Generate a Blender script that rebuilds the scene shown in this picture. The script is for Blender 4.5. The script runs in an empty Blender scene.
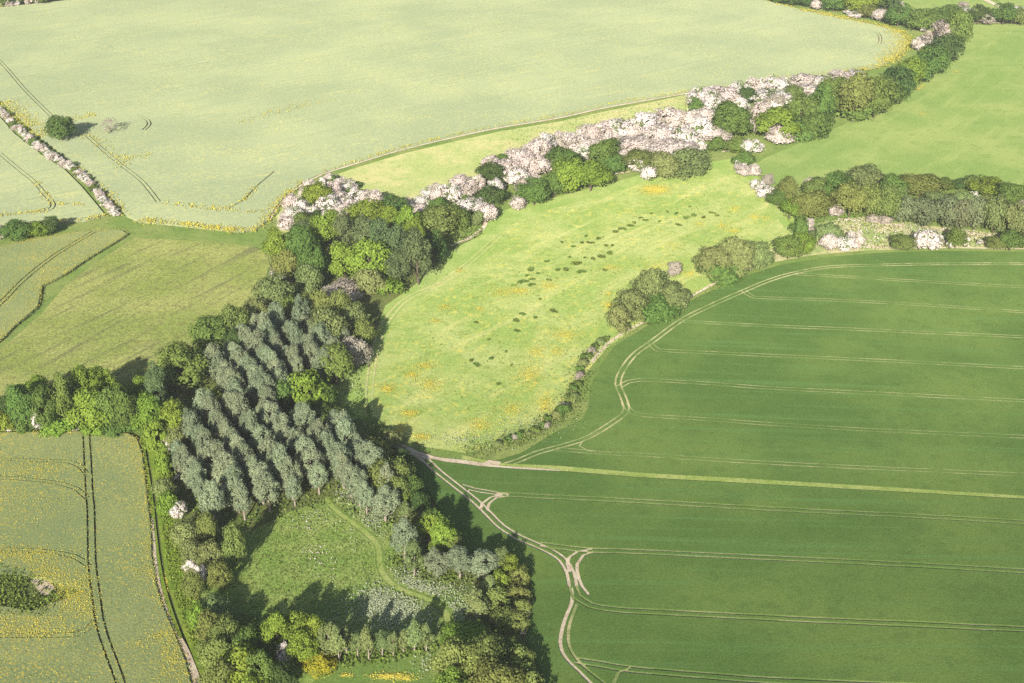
import bpy, math, random
import numpy as np
from mathutils import Vector
from mathutils.geometry import delaunay_2d_cdt

random.seed(11)
rng = np.random.default_rng(7)
S = bpy.context.scene
C = S.collection
R = math.radians

# ------------------------------------------------------------------ camera and ground mapping
FPX, H, TH = 1277.0, 212.0, R(27.0)
ct, st = math.cos(TH), math.sin(TH)

def relief(x, y):
    h = 16.0 * math.exp(-(((x - 190) / 150.0) ** 2 + ((y - 190) / 110.0) ** 2))  # rise invented to tilt near wheat away from the sun and darken it
    h += -3.0 * math.exp(-(((x + 20) / 90.0) ** 2 + ((y - 480) / 130.0) ** 2))
    h += 5.0 * math.exp(-(((x + 150) / 220.0) ** 2 + ((y - 900) / 170.0) ** 2))
    h += 2.0 * math.exp(-(((x - 60) / 70.0) ** 2 + ((y - 470) / 60.0) ** 2))
    return h

def P(px, py):
    """ground point (world metres) seen at a place of the photograph, measured once on the terrain"""
    dx = (px - 512.0) / FPX
    dy = (py - 341.5) / FPX
    d = (dx, ct - dy * st, -st - dy * ct)
    z = 0.0
    for _ in range(8):
        t = (H - z) / -d[2]
        x, y = d[0] * t, d[1] * t
        z = relief(x, y)
    return (x, y)

def ppm(py):
    return (py + 310.0) * ct / H           # pixels per metre across, on level ground

def W(pts):
    return [P(*p) for p in pts]

cam = bpy.data.cameras.new("camera")
cam.sensor_width = 36.0
cam.lens = FPX / 1024 * 36.0
cam.clip_start, cam.clip_end = 1.0, 12000.0
co = bpy.data.objects.new("camera", cam)
co.location = (0, 0, H)
co.rotation_euler = (R(90) - TH, 0, 0)
C.objects.link(co)
S.camera = co

# ------------------------------------------------------------------ materials
def new_mat(name):
    m = bpy.data.materials.new(name)
    m.use_nodes = True
    nt = m.node_tree
    nt.nodes.clear()
    return m, nt

class G:
    """small node helper"""
    def __init__(s, nt): s.nt = nt
    def n(s, t, **kw):
        nd = s.nt.nodes.new(t)
        for k, v in kw.items():
            if k in nd.inputs: nd.inputs[k].default_value = v
            else: setattr(nd, k, v)
        return nd
    def l(s, a, b): s.nt.links.new(a, b)
    def noise(s, vec, scale, detail=3.0, rough=0.55):
        nd = s.n('ShaderNodeTexNoise')
        nd.inputs['Scale'].default_value = scale
        nd.inputs['Detail'].default_value = detail
        nd.inputs['Roughness'].default_value = rough
        s.l(vec, nd.inputs['Vector'])
        return nd.outputs['Fac']
    def ramp(s, fac, a, b, smooth=True):
        nd = s.n('ShaderNodeMapRange')
        nd.interpolation_type = 'SMOOTHSTEP' if smooth else 'LINEAR'
        nd.inputs['From Min'].default_value = a
        nd.inputs['From Max'].default_value = b
        s.l(fac, nd.inputs['Value'])
        return nd.outputs['Result']
    def lin(s, fac, a, b, c, d):
        nd = s.n('ShaderNodeMapRange')
        for k, v in zip(('From Min', 'From Max', 'To Min', 'To Max'), (a, b, c, d)):
            nd.inputs[k].default_value = v
        s.l(fac, nd.inputs['Value'])
        return nd.outputs['Result']
    def mix(s, fac, a, b):
        nd = s.n('ShaderNodeMix', data_type='RGBA')
        for sock, v in ((nd.inputs[0], fac), (nd.inputs[6], a), (nd.inputs[7], b)):
            if isinstance(v, (int, float)): sock.default_value = v
            elif isinstance(v, tuple): sock.default_value = (*v, 1)
            else: s.l(v, sock)
        return nd.outputs[2]
    def mul(s, col, fac):
        nd = s.n('ShaderNodeVectorMath', operation='SCALE')
        s.l(col, nd.inputs[0]); s.l(fac, nd.inputs['Scale'])
        return nd.outputs[0]
    def mapping(s, vec, rot=0.0, scale=(1, 1, 1)):
        nd = s.n('ShaderNodeMapping')
        nd.inputs['Rotation'].default_value = (0, 0, rot)
        nd.inputs['Scale'].default_value = scale
        s.l(vec, nd.inputs['Vector'])
        return nd.outputs[0]

def ground_mat(name, c1, c2, patch=35.0, mid=None, midsize=5.0, midamt=0.5, speck=0.35, fine=0.6,
               streak=None, streakcol=None, streakamt=0.5, bump=0.25, spots=None, drift=None):
    """c1/c2 broad patches, mid a third colour in smaller blotches, fine grain; streak=(angle, length, width)"""
    m, nt = new_mat(name)
    g = G(nt)
    geo = g.n('ShaderNodeNewGeometry')
    pos = geo.outputs['Position']
    f = g.ramp(g.noise(pos, 1.0 / patch, 4.0), 0.38, 0.64)
    col = g.mix(f, c1, c2)
    if mid:
        f2 = g.ramp(g.noise(pos, 1.0 / midsize, 3.0, 0.6), 0.5, 0.68)
        nd = g.n('ShaderNodeMath', operation='MULTIPLY'); g.l(f2, nd.inputs[0]); nd.inputs[1].default_value = midamt
        col = g.mix(nd.outputs[0], col, mid)
    if streak:
        mp = g.mapping(pos, -streak[0], (1.0 / streak[1], 1.0 / streak[2], 0.2))
        # rotate first, then squeeze: two mappings
        r0 = g.mapping(pos, -streak[0])
        mp = g.mapping(r0, 0.0, (1.0 / streak[1], 1.0 / streak[2], 0.05))
        f3 = g.ramp(g.noise(mp, 1.0, 3.0, 0.6), 0.5, 0.72)
        nd = g.n('ShaderNodeMath', operation='MULTIPLY'); g.l(f3, nd.inputs[0]); nd.inputs[1].default_value = streakamt
        col = g.mix(nd.outputs[0], col, streakcol)
    if spots:
        scol, size, lo, hi, amt = spots
        fa = g.noise(pos, 1.0 / size, 2.0, 0.7)
        fb = g.ramp(fa, lo, hi)
        nd = g.n('ShaderNodeMath', operation='MULTIPLY'); g.l(fb, nd.inputs[0]); nd.inputs[1].default_value = amt
        # flowers gather in broad drifts
        dr = g.ramp(g.noise(pos, 1.0 / 28.0, 3.0), 0.35, 0.65)
        n2 = g.n('ShaderNodeMath', operation='MULTIPLY'); g.l(nd.outputs[0], n2.inputs[0]); g.l(g.lin(dr, 0, 1, 0.25, 1.0), n2.inputs[1])
        col = g.mix(n2.outputs[0], col, scol)
    if drift:
        r1 = g.mapping(pos, -drift[1])
        m1 = g.mapping(r1, 0.0, (1.0 / drift[2], 1.0 / drift[3], .05))
        f5 = g.ramp(g.noise(m1, 1.0, 5.0, .7), .55, .8)
        nd = g.n('ShaderNodeMath', operation='MULTIPLY'); g.l(f5, nd.inputs[0]); nd.inputs[1].default_value = drift[4]
        col = g.mix(nd.outputs[0], col, drift[0])
    fn = g.noise(pos, 1.0 / fine, 3.0, 0.7)
    col = g.mul(col, g.lin(fn, 0.25, 0.75, 1.0 - speck, 1.0 + speck))
    b = g.n('ShaderNodeBsdfDiffuse')
    b.inputs['Roughness'].default_value = 0.8
    g.l(col, b.inputs['Color'])
    if bump:
        bp = g.n('ShaderNodeBump')
        bp.inputs['Strength'].default_value = 0.7
        bp.inputs['Distance'].default_value = bump
        g.l(fn, bp.inputs['Height'])
        g.l(bp.outputs[0], b.inputs['Normal'])
    o = g.n('ShaderNodeOutputMaterial')
    g.l(b.outputs[0], o.inputs[0])
    return m

def leaf_mat(name, c, c2=None, var=0.24, trans=0.25, objvar=0.15):
    """leaf clumps: every clump and every plant a little different"""
    m, nt = new_mat(name)
    g = G(nt)
    geo = g.n('ShaderNodeNewGeometry')
    oi = g.n('ShaderNodeObjectInfo')
    rnd = geo.outputs['Random Per Island']
    col = g.mix(rnd, c, c2 or tuple(v * 0.8 for v in c))
    nd = g.n('ShaderNodeTexWhiteNoise', noise_dimensions='1D')
    g.l(rnd, nd.inputs['W'])
    col = g.mul(col, g.lin(nd.outputs['Value'], 0, 1, 1 - var, 1 + var))
    hsv = g.n('ShaderNodeHueSaturation')
    g.l(col, hsv.inputs['Color'])
    g.l(g.lin(oi.outputs['Random'], 0, 1, 0.5 - 0.02 * objvar / 0.15, 0.5 + 0.02 * objvar / 0.15), hsv.inputs['Hue'])
    w2 = g.n('ShaderNodeTexWhiteNoise', noise_dimensions='1D')
    g.l(oi.outputs['Random'], w2.inputs['W'])
    g.l(g.lin(w2.outputs['Value'], 0, 1, 1 - objvar, 1 + objvar), hsv.inputs['Value'])
    d = g.n('ShaderNodeBsdfDiffuse'); t = g.n('ShaderNodeBsdfTranslucent')
    g.l(hsv.outputs[0], d.inputs[0]); g.l(hsv.outputs[0], t.inputs[0])
    mx = g.n('ShaderNodeMixShader'); mx.inputs[0].default_value = trans
    g.l(d.outputs[0], mx.inputs[1]); g.l(t.outputs[0], mx.inputs[2])
    o = g.n('ShaderNodeOutputMaterial')
    g.l(mx.outputs[0], o.inputs[0])
    return m

YEL = (0.62, 0.47, 0.05)
GM = dict(
    grass=ground_mat('grass_mat', (.125, .185, .042), (.18, .215, .062), 22, (.09, .13, .035), 4, .5),
    verge=ground_mat('verge_mat', (.125, .195, .024), (.175, .225, .035), 10, (.09, .14, .022), 2.2, .6, speck=.4),
    rape_far=ground_mat('rape_far_mat', (.238, .278, .150), (.288, .322, .168), 80, None, speck=.16, fine=1.1,
                        streak=(R(38), 130, 1.5), streakcol=(.215, .26, .14), streakamt=.75, bump=.25,
                        spots=((.50, .45, .14), 1.6, .48, .75, .6), drift=((.50, .44, .14), R(30), 45, 3.5, .55)),
    rape_near=ground_mat('rape_near_mat', (.165, .205, .083), (.20, .23, .09), 30, (.15, .19, .082), 2.5, .6, speck=.36, fine=.5, bump=.3,
                         spots=((.48, .38, .05), .7, .5, .72, .9)),
    hay=ground_mat('hay_mat', (.185, .222, .055), (.245, .262, .08), 26, (.15, .14, .055), 2.2, .65, speck=.55, fine=.8,
                   streak=(R(61), 45, 4.0), streakcol=(.125, .135, .055), streakamt=.8, bump=.4),
    pasture=ground_mat('pasture_mat', (.29, .33, .115), (.38, .365, .155), 26, (.22, .29, .09), 5, .6, speck=.25, fine=1.0),
    meadow=ground_mat('meadow_mat', (.21, .285, .07), (.29, .335, .108), 26, (.165, .235, .05), 4, .6, speck=.3, fine=.9,
                      streak=(R(50), 50, 9.0), streakcol=(.43, .42, .16), streakamt=.6,
                      spots=((.50, .43, .09), 3.0, .5, .74, .6)),
    meadow2=ground_mat('meadow2_mat', (.155, .225, .058), (.21, .26, .076), 45, (.13, .19, .048), 7, .5, speck=.2, fine=1.1,
                       streak=(R(55), 60, 7.0), streakcol=(.26, .30, .095), streakamt=.4),
    wheat=ground_mat('wheat_mat', (.070, .122, .028), (.106, .160, .037), 60, (.058, .102, .025), 5, .35, speck=.28, fine=.55,
                     streak=(R(-6), 90, 3.0), streakcol=(.09, .165, .045), streakamt=.6, bump=.2),
    clearing=ground_mat('clearing_mat', (.155, .235, .048), (.225, .28, .074), 9, (.11, .17, .036), 2.0, .65, speck=.5, fine=.7, bump=.5),
    lawn=ground_mat('lawn_mat', (.12, .19, .04), (.155, .21, .05), 9, (.10, .15, .036), 1.6, .5, speck=.35),
    lawn2=ground_mat('lawn2_mat', (.20, .285, .066), (.265, .325, .095), 12, (.17, .24, .055), 2.5, .5, speck=.35),
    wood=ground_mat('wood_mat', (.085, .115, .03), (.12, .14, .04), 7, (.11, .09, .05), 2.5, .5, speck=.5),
    soil=ground_mat('soil_mat', (.41, .335, .235), (.49, .42, .305), 6, (.24, .17, .11), 1.5, .5, speck=.3, fine=.5),
    soil_dark=ground_mat('soil_dark_mat', (.15, .105, .07), (.22, .16, .11), 6, (.09, .07, .04), 1.5, .5, speck=.3, fine=.5),
    thin_crop=ground_mat('thin_crop_mat', (.15, .20, .06), (.40, .36, .19), 9, (.20, .23, .08), 1.5, .6, speck=.3, fine=.5),
    reed=ground_mat('reed_mat', (.21, .265, .085), (.38, .345, .18), 9, (.16, .21, .07), 3, .75, speck=.3, fine=.8),
    strip=ground_mat('strip_mat', (.21, .27, .065), (.28, .31, .10), 8, (.14, .20, .042), 1.6, .6, speck=.35, fine=.5),
)

LEAF = dict(
    poplar=leaf_mat('poplar_leaf', (.29, .335, .195), (.22, .265, .14)),
    poplar_dark=leaf_mat('poplar_dark_leaf', (.18, .24, .095), (.125, .17, .065)),
    bright=leaf_mat('bright_leaf', (.26, .355, .052), (.18, .26, .036)),
    lime=leaf_mat('lime_leaf', (.25, .335, .05), (.175, .25, .038)),
    mid=leaf_mat('mid_leaf', (.17, .25, .056), (.115, .18, .04)),
    dark=leaf_mat('dark_leaf', (.11, .17, .046), (.075, .12, .032)),
    olive=leaf_mat('olive_leaf', (.235, .275, .074), (.16, .20, .05)),
    sapling=leaf_mat('sapling_leaf', (.235, .285, .105), (.165, .215, .07)),
    greywillow=leaf_mat('grey_willow_leaf', (.25, .275, .135), (.175, .205, .09)),
    sallow=leaf_mat('sallow_leaf', (.262, .31, .108), (.19, .232, .075)),
    twig=leaf_mat('twig_leaf', (.46, .40, .315), (.34, .30, .225), trans=.1),
    yellow=leaf_mat('yellow_leaf', (.46, .37, .04), (.30, .27, .03)),
    white=leaf_mat('white_blossom', (.84, .76, .69), (.74, .66, .58), var=.15, objvar=.06),
    pink=leaf_mat('pink_blossom', (.78, .67, .59), (.66, .56, .48), var=.2, objvar=.08),
    rush=leaf_mat('rush_blade', (.21, .29, .06), (.15, .22, .045)),
    flower=leaf_mat('rape_flower', (.68, .56, .07), (.48, .45, .09), var=.25, objvar=0.0),
    butter=leaf_mat('buttercup', (.72, .60, .08), (.54, .50, .11), var=.25, objvar=0.0),
    umbel=leaf_mat('umbel_white', (.50, .53, .36), (.33, .38, .19), var=.25, objvar=0.0),
    weed=leaf_mat('weed_leaf', (.20, .265, .05), (.13, .18, .036)),
    rough=leaf_mat('rough_grass', (.25, .29, .07), (.16, .205, .045), var=.4),
    wildgrass=leaf_mat('wild_grass', (.25, .29, .045), (.16, .21, .03), var=.35),
    crop=leaf_mat('crop_leaf', (.17, .22, .085), (.13, .18, .07), var=.3),
)
def bark(name, c):
    m, nt = new_mat(name); g = G(nt)
    geo = g.n('ShaderNodeNewGeometry')
    n = g.noise(g.mapping(geo.outputs['Position'], 0, (4, 4, .8)), 1.0, 3)
    b = g.n('ShaderNodeBsdfDiffuse')
    g.l(g.mix(n, c, tuple(v * .5 for v in c)), b.inputs[0])
    o = g.n('ShaderNodeOutputMaterial'); g.l(b.outputs[0], o.inputs[0])
    return m
BARK = bark('bark', (.20, .155, .11))
BARK_PALE = bark('bark_pale', (.46, .38, .30))

# ------------------------------------------------------------------ mesh helpers
def mesh_np(name, verts, quads, mats, mat_idx=None, smooth=False):
    me = bpy.data.meshes.new(name)
    verts = np.asarray(verts, dtype=np.float32)
    quads = np.asarray(quads, dtype=np.int32)
    n, k = quads.shape
    me.vertices.add(len(verts)); me.vertices.foreach_set('co', verts.ravel())
    me.loops.add(n * k); me.loops.foreach_set('vertex_index', quads.ravel())
    me.polygons.add(n); me.polygons.foreach_set('loop_start', np.arange(n, dtype=np.int32) * k)
    me.update(calc_edges=True)
    for m in mats: me.materials.append(m)
    if mat_idx is not None: me.polygons.foreach_set('material_index', np.asarray(mat_idx, dtype=np.int32))
    if smooth: me.polygons.foreach_set('use_smooth', np.ones(n, dtype=bool))
    me.validate()
    return me

def link(name, me, parent=None, **props):
    o = bpy.data.objects.new(name, me)
    C.objects.link(o)
    if parent: o.parent = parent
    for k, v in props.items(): o[k] = v
    return o

def leaf_quads(cen, nrm, size):
    """ragged four-cornered leaf sprays at cen facing nrm"""
    n = len(cen)
    nrm = nrm / np.maximum(np.linalg.norm(nrm, axis=1, keepdims=True), 1e-6)
    a = rng.normal(size=(n, 3))
    u = np.cross(nrm, a); u /= np.maximum(np.linalg.norm(u, axis=1, keepdims=True), 1e-6)
    v = np.cross(nrm, u)
    s = (size * rng.uniform(.65, 1.35, n))[:, None] if np.ndim(size) == 0 else (size * rng.uniform(.65, 1.35, n))[:, None]
    j = rng.uniform(.7, 1.3, (4, n, 1))
    k = rng.uniform(-.25, .25, (4, n, 1)) * s
    c0 = cen + u * s * .5 * j[0] + nrm * k[0]
    c1 = cen + v * s * .5 * j[1] + nrm * k[1]
    c2 = cen - u * s * .5 * j[2] + nrm * k[2]
    c3 = cen - v * s * .5 * j[3] + nrm * k[3]
    verts = np.stack([c0, c1, c2, c3], axis=1).reshape(-1, 3)
    quads = np.arange(n * 4).reshape(-1, 4)
    return verts, quads

def sph(n):
    p = rng.normal(size=(n, 3)); return p / np.linalg.norm(p, axis=1, keepdims=True)

def crown_points(w, h, z0, nclump, nleaf, shape, clump=.34):
    """leaf positions and facings of a crown w wide and h tall whose foot is z0 above the ground"""
    r = w / 2
    cs = []
    while len(cs) < nclump:
        p = sph(1)[0] * rng.uniform(.55, .92)
        if p[2] < -.55 and shape != 'bush': continue
        cs.append(p)
    cs = np.array(cs)
    t = (cs[:, 2] + 1) / 2
    if shape == 'spire':   wid = np.interp(t, [0, .2, .5, .8, 1], [.6, .95, 1.0, .75, .4])
    elif shape == 'bush':  wid = np.interp(t, [0, .3, .7, 1], [1.1, 1.1, 1.0, .8])
    else:                  wid = np.interp(t, [0, .3, .6, 1], [.75, 1.05, 1.05, .8])
    cen = np.stack([cs[:, 0] * r * wid, cs[:, 1] * r * wid, z0 + (h - z0) * (.5 + .5 * cs[:, 2])], axis=1)
    rad = clump * r * rng.uniform(.55, 1.4, nclump)
    idx = rng.choice(nclump, nleaf, p=rad ** 2 / np.sum(rad ** 2))
    d = sph(nleaf)
    d[:, 2] = np.where(d[:, 2] < -.35, -d[:, 2], d[:, 2])
    reach = rng.uniform(.75, 1.08, nleaf)
    stray = rng.uniform(0, 1, nleaf) < .09
    reach[stray] *= rng.uniform(1.1, 1.45, stray.sum())
    pos = cen[idx] + d * (rad[idx] * reach)[:, None] * (np.array([.82, .82, 1.75]) if shape == 'spire' else np.array([1, 1, min(1.3, max(.75, (h - z0) / w))]))
    mid = np.array([0, 0, z0 + (h - z0) * .45])
    out = pos - mid; out /= np.maximum(np.linalg.norm(out, axis=1, keepdims=True), 1e-6)
    nrm = d * .6 + out * .5 + sph(nleaf) * .42
    ok = pos[:, 2] > .05
    return pos[ok], nrm[ok]

def tube(path, radii, sides=6):
    verts, quads = [], []
    for i, (p, r) in enumerate(zip(path, radii)):
        for k in range(sides):
            a = 2 * math.pi * k / sides
            verts.append((p[0] + math.cos(a) * r, p[1] + math.sin(a) * r, p[2]))
        if i:
            for k in range(sides):
                a, b = (i - 1) * sides + k, (i - 1) * sides + (k + 1) % sides
                quads.append((a, b, b + sides, a + sides))
    return verts, quads

def trunk_mesh(name, w, h, mat, stems=1, thick=.022):
    V, Q = [], []
    def add(path, radii):
        v, q = tube(path, radii)
        o = len(V); V.extend(v); Q.extend([tuple(i + o for i in f) for f in q])
    rt = max(.07, h * thick)
    for s in range(stems):
        a0 = random.uniform(0, 6.28); lean = (0 if stems == 1 else w * .2)
        path, rad = [], []
        for i in range(6):
            t = i / 5
            path.append((math.cos(a0) * lean * t + random.uniform(-.02, .02) * h * t, math.sin(a0) * lean * t + random.uniform(-.02, .02) * h * t, -.3 + (h * .86 + .3) * t))
            rad.append(rt * (1.25 - 1.05 * t) * (1 if stems == 1 else .6))
        add(path, rad)
        nl = 7 if stems == 1 else 3
        for b in range(nl):                                       # limbs
            t = .3 + .5 * b / nl
            i = int(t * 5); p = path[i]
            a = b * 2.4 + random.uniform(-.4, .4); L = w * random.uniform(.25, .42)
            add([p, (p[0] + math.cos(a) * L * .5, p[1] + math.sin(a) * L * .5, p[2] + L * .4), (p[0] + math.cos(a) * L, p[1] + math.sin(a) * L, p[2] + L * .95)],
                [rad[i] * .5, rad[i] * .35, rad[i] * .12])
    return mesh_np(name, V, Q, [mat])

# ------------------------------------------------------------------ plant kinds: nominal width, height, three crowns each
KIND = {}
def kind(key, leaf, w, h, foot, clumps, leaves, size, shape, trunk=True, stems=1, blossom=None, barkmat=None, cl=.34, variants=3):
    vs = []
    leaves = int(leaves * 1.45); size *= .84
    for v in range(variants):
        pos, nrm = crown_points(w, h, foot, clumps, leaves, shape, cl)
        ve, q = leaf_quads(pos, nrm, size)
        crown = mesh_np(key + '_crown', ve, q, [LEAF[leaf]])
        tr = trunk_mesh(key + '_trunk', w, h, barkmat or BARK, stems)
        bl = None
        if blossom:
            bpos, bn = crown_points(w * 1.03, h * 1.03, foot, clumps, blossom[1], shape, cl)
            keep = bpos[:, 2] > h * blossom[2]
            ve, q = leaf_quads(bpos[keep], bn[keep], size * .95)
            bl = mesh_np(key + '_blossom', ve, q, [LEAF[blossom[0]]])
        vs.append((crown, tr, bl))
    KIND[key] = dict(w=w, h=h, vs=vs, low=shape == 'bush')

kind('poplar', 'poplar', 7.0, 13.5, 1.6, 70, 3800, .46, 'spire', barkmat=BARK_PALE, cl=.26, variants=6)
kind('poplar_dark', 'poplar_dark', 9.0, 14.0, .3, 44, 3400, .55, 'spire', cl=.34)
kind('sapling', 'sapling', 4.2, 8.5, 1.4, 24, 1500, .42, 'spire', barkmat=BARK_PALE, cl=.4)
kind('bright', 'bright', 10.0, 11.0, .8, 46, 3600, .6, 'round')
kind('lime', 'lime', 8.0, 10.0, .8, 36, 2600, .55, 'round')
kind('mid', 'mid', 10.0, 11.0, .6, 46, 3600, .6, 'round')
kind('dark', 'dark', 9.0, 9.5, .5, 42, 3200, .55, 'round')
kind('olive', 'olive', 9.5, 9.5, .6, 46, 3400, .55, 'round')
kind('greywillow', 'greywillow', 8.0, 8.5, .3, 44, 3000, .5, 'bush', stems=3)
kind('sallow', 'sallow', 9.0, 7.0, .2, 44, 3200, .5, 'bush', stems=4)
kind('twig', 'twig', 8.0, 6.0, .2, 44, 2600, .42, 'bush', stems=5, cl=.3)
kind('yellow', 'yellow', 8.0, 6.0, .2, 36, 2600, .45, 'bush', stems=3)
kind('scrub', 'mid', 6.0, 3.5, 0., 30, 1500, .45, 'bush', stems=4)
kind('brightscrub', 'bright', 6.0, 3.5, 0., 30, 1500, .45, 'bush', stems=4)
kind('white', 'mid', 6.0, 4.8, .1, 30, 300, .42, 'bush', stems=4, blossom=('white', 2600, .14))
kind('pink', 'twig', 6.0, 4.8, .1, 32, 520, .42, 'bush', stems=4, blossom=('pink', 2500, .12))
kind('tinyblossom', 'mid', 3.0, 2.6, 0., 14, 130, .36, 'bush', stems=3, blossom=('white', 420, .2))
kind('tinyscrub', 'mid', 3.0, 2.2, 0., 14, 420, .38, 'bush', stems=3)
kind('olivebush', 'olive', 6.0, 4.5, .1, 30, 1700, .46, 'bush', stems=3)
kind('dead', 'twig', 7.0, 6.0, .8, 18, 320, .4, 'round', stems=2)

LOOK = dict(
    poplar=('poplar_tree', 'grey-green upright poplar', 'tree'), poplar_dark=('broadleaf_tree', 'dark grey-green leafy tree', 'tree'),
    sapling=('young_tree', 'slim grey-green young tree', 'tree'), bright=('broadleaf_tree', 'bright green leafy tree', 'tree'),
    lime=('broadleaf_tree', 'yellowish lime-green tree', 'tree'), mid=('broadleaf_tree', 'mid-green rounded tree', 'tree'),
    dark=('broadleaf_tree', 'dark green dense tree', 'tree'), olive=('broadleaf_tree', 'olive-green bushy tree', 'tree'),
    greywillow=('willow_tree', 'grey-green spreading willow', 'tree'), sallow=('willow_bush', 'greyish olive rounded bush', 'bush'), twig=('bare_bush', 'grey-brown twiggy bush', 'bush'),
    yellow=('yellow_bush', 'golden yellow-green dome bush', 'bush'), scrub=('green_bush', 'low mid-green bush', 'bush'),
    brightscrub=('green_bush', 'low bright green bush', 'bush'), white=('blossom_bush', 'white blossoming bush', 'bush'),
    pink=('blossom_bush', 'pale pink blossoming bush', 'bush'), tinyblossom=('blossom_bush', 'small white blossoming bush', 'bush'),
    tinyscrub=('green_bush', 'small green bush', 'bush'), olivebush=('olive_bush', 'low olive-green bush', 'bush'), dead=('dead_tree', 'sparse half-dead thin tree', 'tree'))
ORD = ('first second third fourth fifth sixth seventh eighth ninth tenth eleventh twelfth thirteenth fourteenth fifteenth sixteenth seventeenth '
       'eighteenth nineteenth twentieth').split()
def ordinal(i):
    tens = {2: 'twenty', 3: 'thirty', 4: 'forty', 5: 'fifty', 6: 'sixty'}
    if i < 20: return ORD[i]
    n = i + 1
    if n % 10 == 0: return {30: 'thirtieth', 40: 'fortieth', 50: 'fiftieth', 60: 'sixtieth', 70: 'seventieth'}[n]
    return tens[n // 10] + '-' + ORD[n % 10 - 1]

def plant(k, x, y, w, h, label, group, lean=0.0):
    K = KIND[k]
    name, look, cat = LOOK[k]
    crown, tr, bl = random.choice(K['vs'])
    root = bpy.data.objects.new(name, None)
    root.empty_display_size = 1.0
    C.objects.link(root)
    z = relief(x, y)
    root.location = (x, y, z)
    root.rotation_euler = (lean, lean * .5, random.uniform(0, 6.28))
    sx = w / K['w']; sz = h / K['h']
    root.scale = (sx * random.uniform(.86, 1.16), sx * random.uniform(.86, 1.16), sz * random.uniform(.93, 1.07))
    if cat == 'tree': root.rotation_euler.x += random.uniform(-.06, .06)
    root['label'] = label; root['category'] = cat; root['group'] = group
    link('trunk' if cat == 'tree' else 'stems', tr, root)
    link('crown' if cat == 'tree' else ('foliage'), crown, root)
    if bl: link('blossom', bl, root)
    return root

PLACED = []
def from_box(k, x0, y0, x1, y1):
    """width, height and foot of a plant that fills a patch of the photograph"""
    cy = (y0 + y1) / 2; cx = (x0 + x1) / 2
    base = y1
    for _ in range(6):
        s = ppm(base)
        w = (x1 - x0) / s
        phi = TH + math.atan((base - 341.5) / FPX)
        vh = (y1 - y0) / s * 1.02
        q = vh * vh - (w * math.sin(phi)) ** 2
        h = math.sqrt(q) / math.cos(phi) if q > 0 else 0
        h = max(h, (.46 if KIND[k]['low'] else .62) * w); h = min(h, 2.3 * w)
        base = cy + h / 2 * s * math.cos(phi)
    x, y = P(cx, base)
    if k in ('white', 'pink'): w *= 1.1
    return x, y, w * 1.02, h * 1.03

def cluster(where, group, items, hs=1.0):
    """items: (kind, x0, y0, x1, y1) in the photograph; labels count each kind along the cluster"""
    per = {}
    for it in items: per.setdefault(LOOK[it[0]][1], []).append(it)
    for look, its in per.items():
        its.sort(key=lambda i: (i[1] + i[3], i[2]))
        for i, it in enumerate(its):
            if len(its) == 1: lab = f'{look} {where}'
            elif len(its) == 2: lab = f'{"left" if i == 0 else "right"} of two: {look} {where}'
            else:
                o = ('leftmost' if i == 0 else 'rightmost' if i == len(its) - 1 else ordinal(i) + ' from left')
                lab = f'{look}, {o}, {where}'
            x, y, w, h = from_box(*it)
            PLACED.append((x, y, w))
            plant(it[0], x, y, w, h * hs, lab, group)

# ------------------------------------------------------------------ fields
def inside(poly, x, y):
    c = False; n = len(poly); j = n - 1
    for i in range(n):
        xi, yi = poly[i]; xj, yj = poly[j]
        if (yi > y) != (yj > y) and x < (xj - xi) * (y - yi) / (yj - yi) + xi: c = not c
        j = i
    return c

def smooth_line(pts, step=2.5):
    """Catmull-Rom through ground points"""
    p = [np.array(q, float) for q in pts]
    p = [2 * p[0] - p[1]] + p + [2 * p[-1] - p[-2]]
    out = []
    for i in range(1, len(p) - 2):
        L = np.linalg.norm(p[i + 1] - p[i]); n = max(1, int(L / step))
        for k in range(n):
            t = k / n
            out.append(tuple(.5 * (2 * p[i] + (p[i + 1] - p[i - 1]) * t + (2 * p[i - 1] - 5 * p[i] + 4 * p[i + 1] - p[i + 2]) * t * t + (3 * p[i] - p[i - 1] - 3 * p[i + 1] + p[i + 2]) * t ** 3)))
    out.append(tuple(p[-2]))
    return out

def offset(line, d):
    a = np.array(line); t = np.gradient(a, axis=0)
    t /= np.maximum(np.linalg.norm(t, axis=1, keepdims=True), 1e-6)
    return a + np.stack([-t[:, 1], t[:, 0]], axis=1) * d

def ribbon_poly(line, w):
    l = offset(line, w / 2); r = offset(line, -w / 2)
    return l, r

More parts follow.
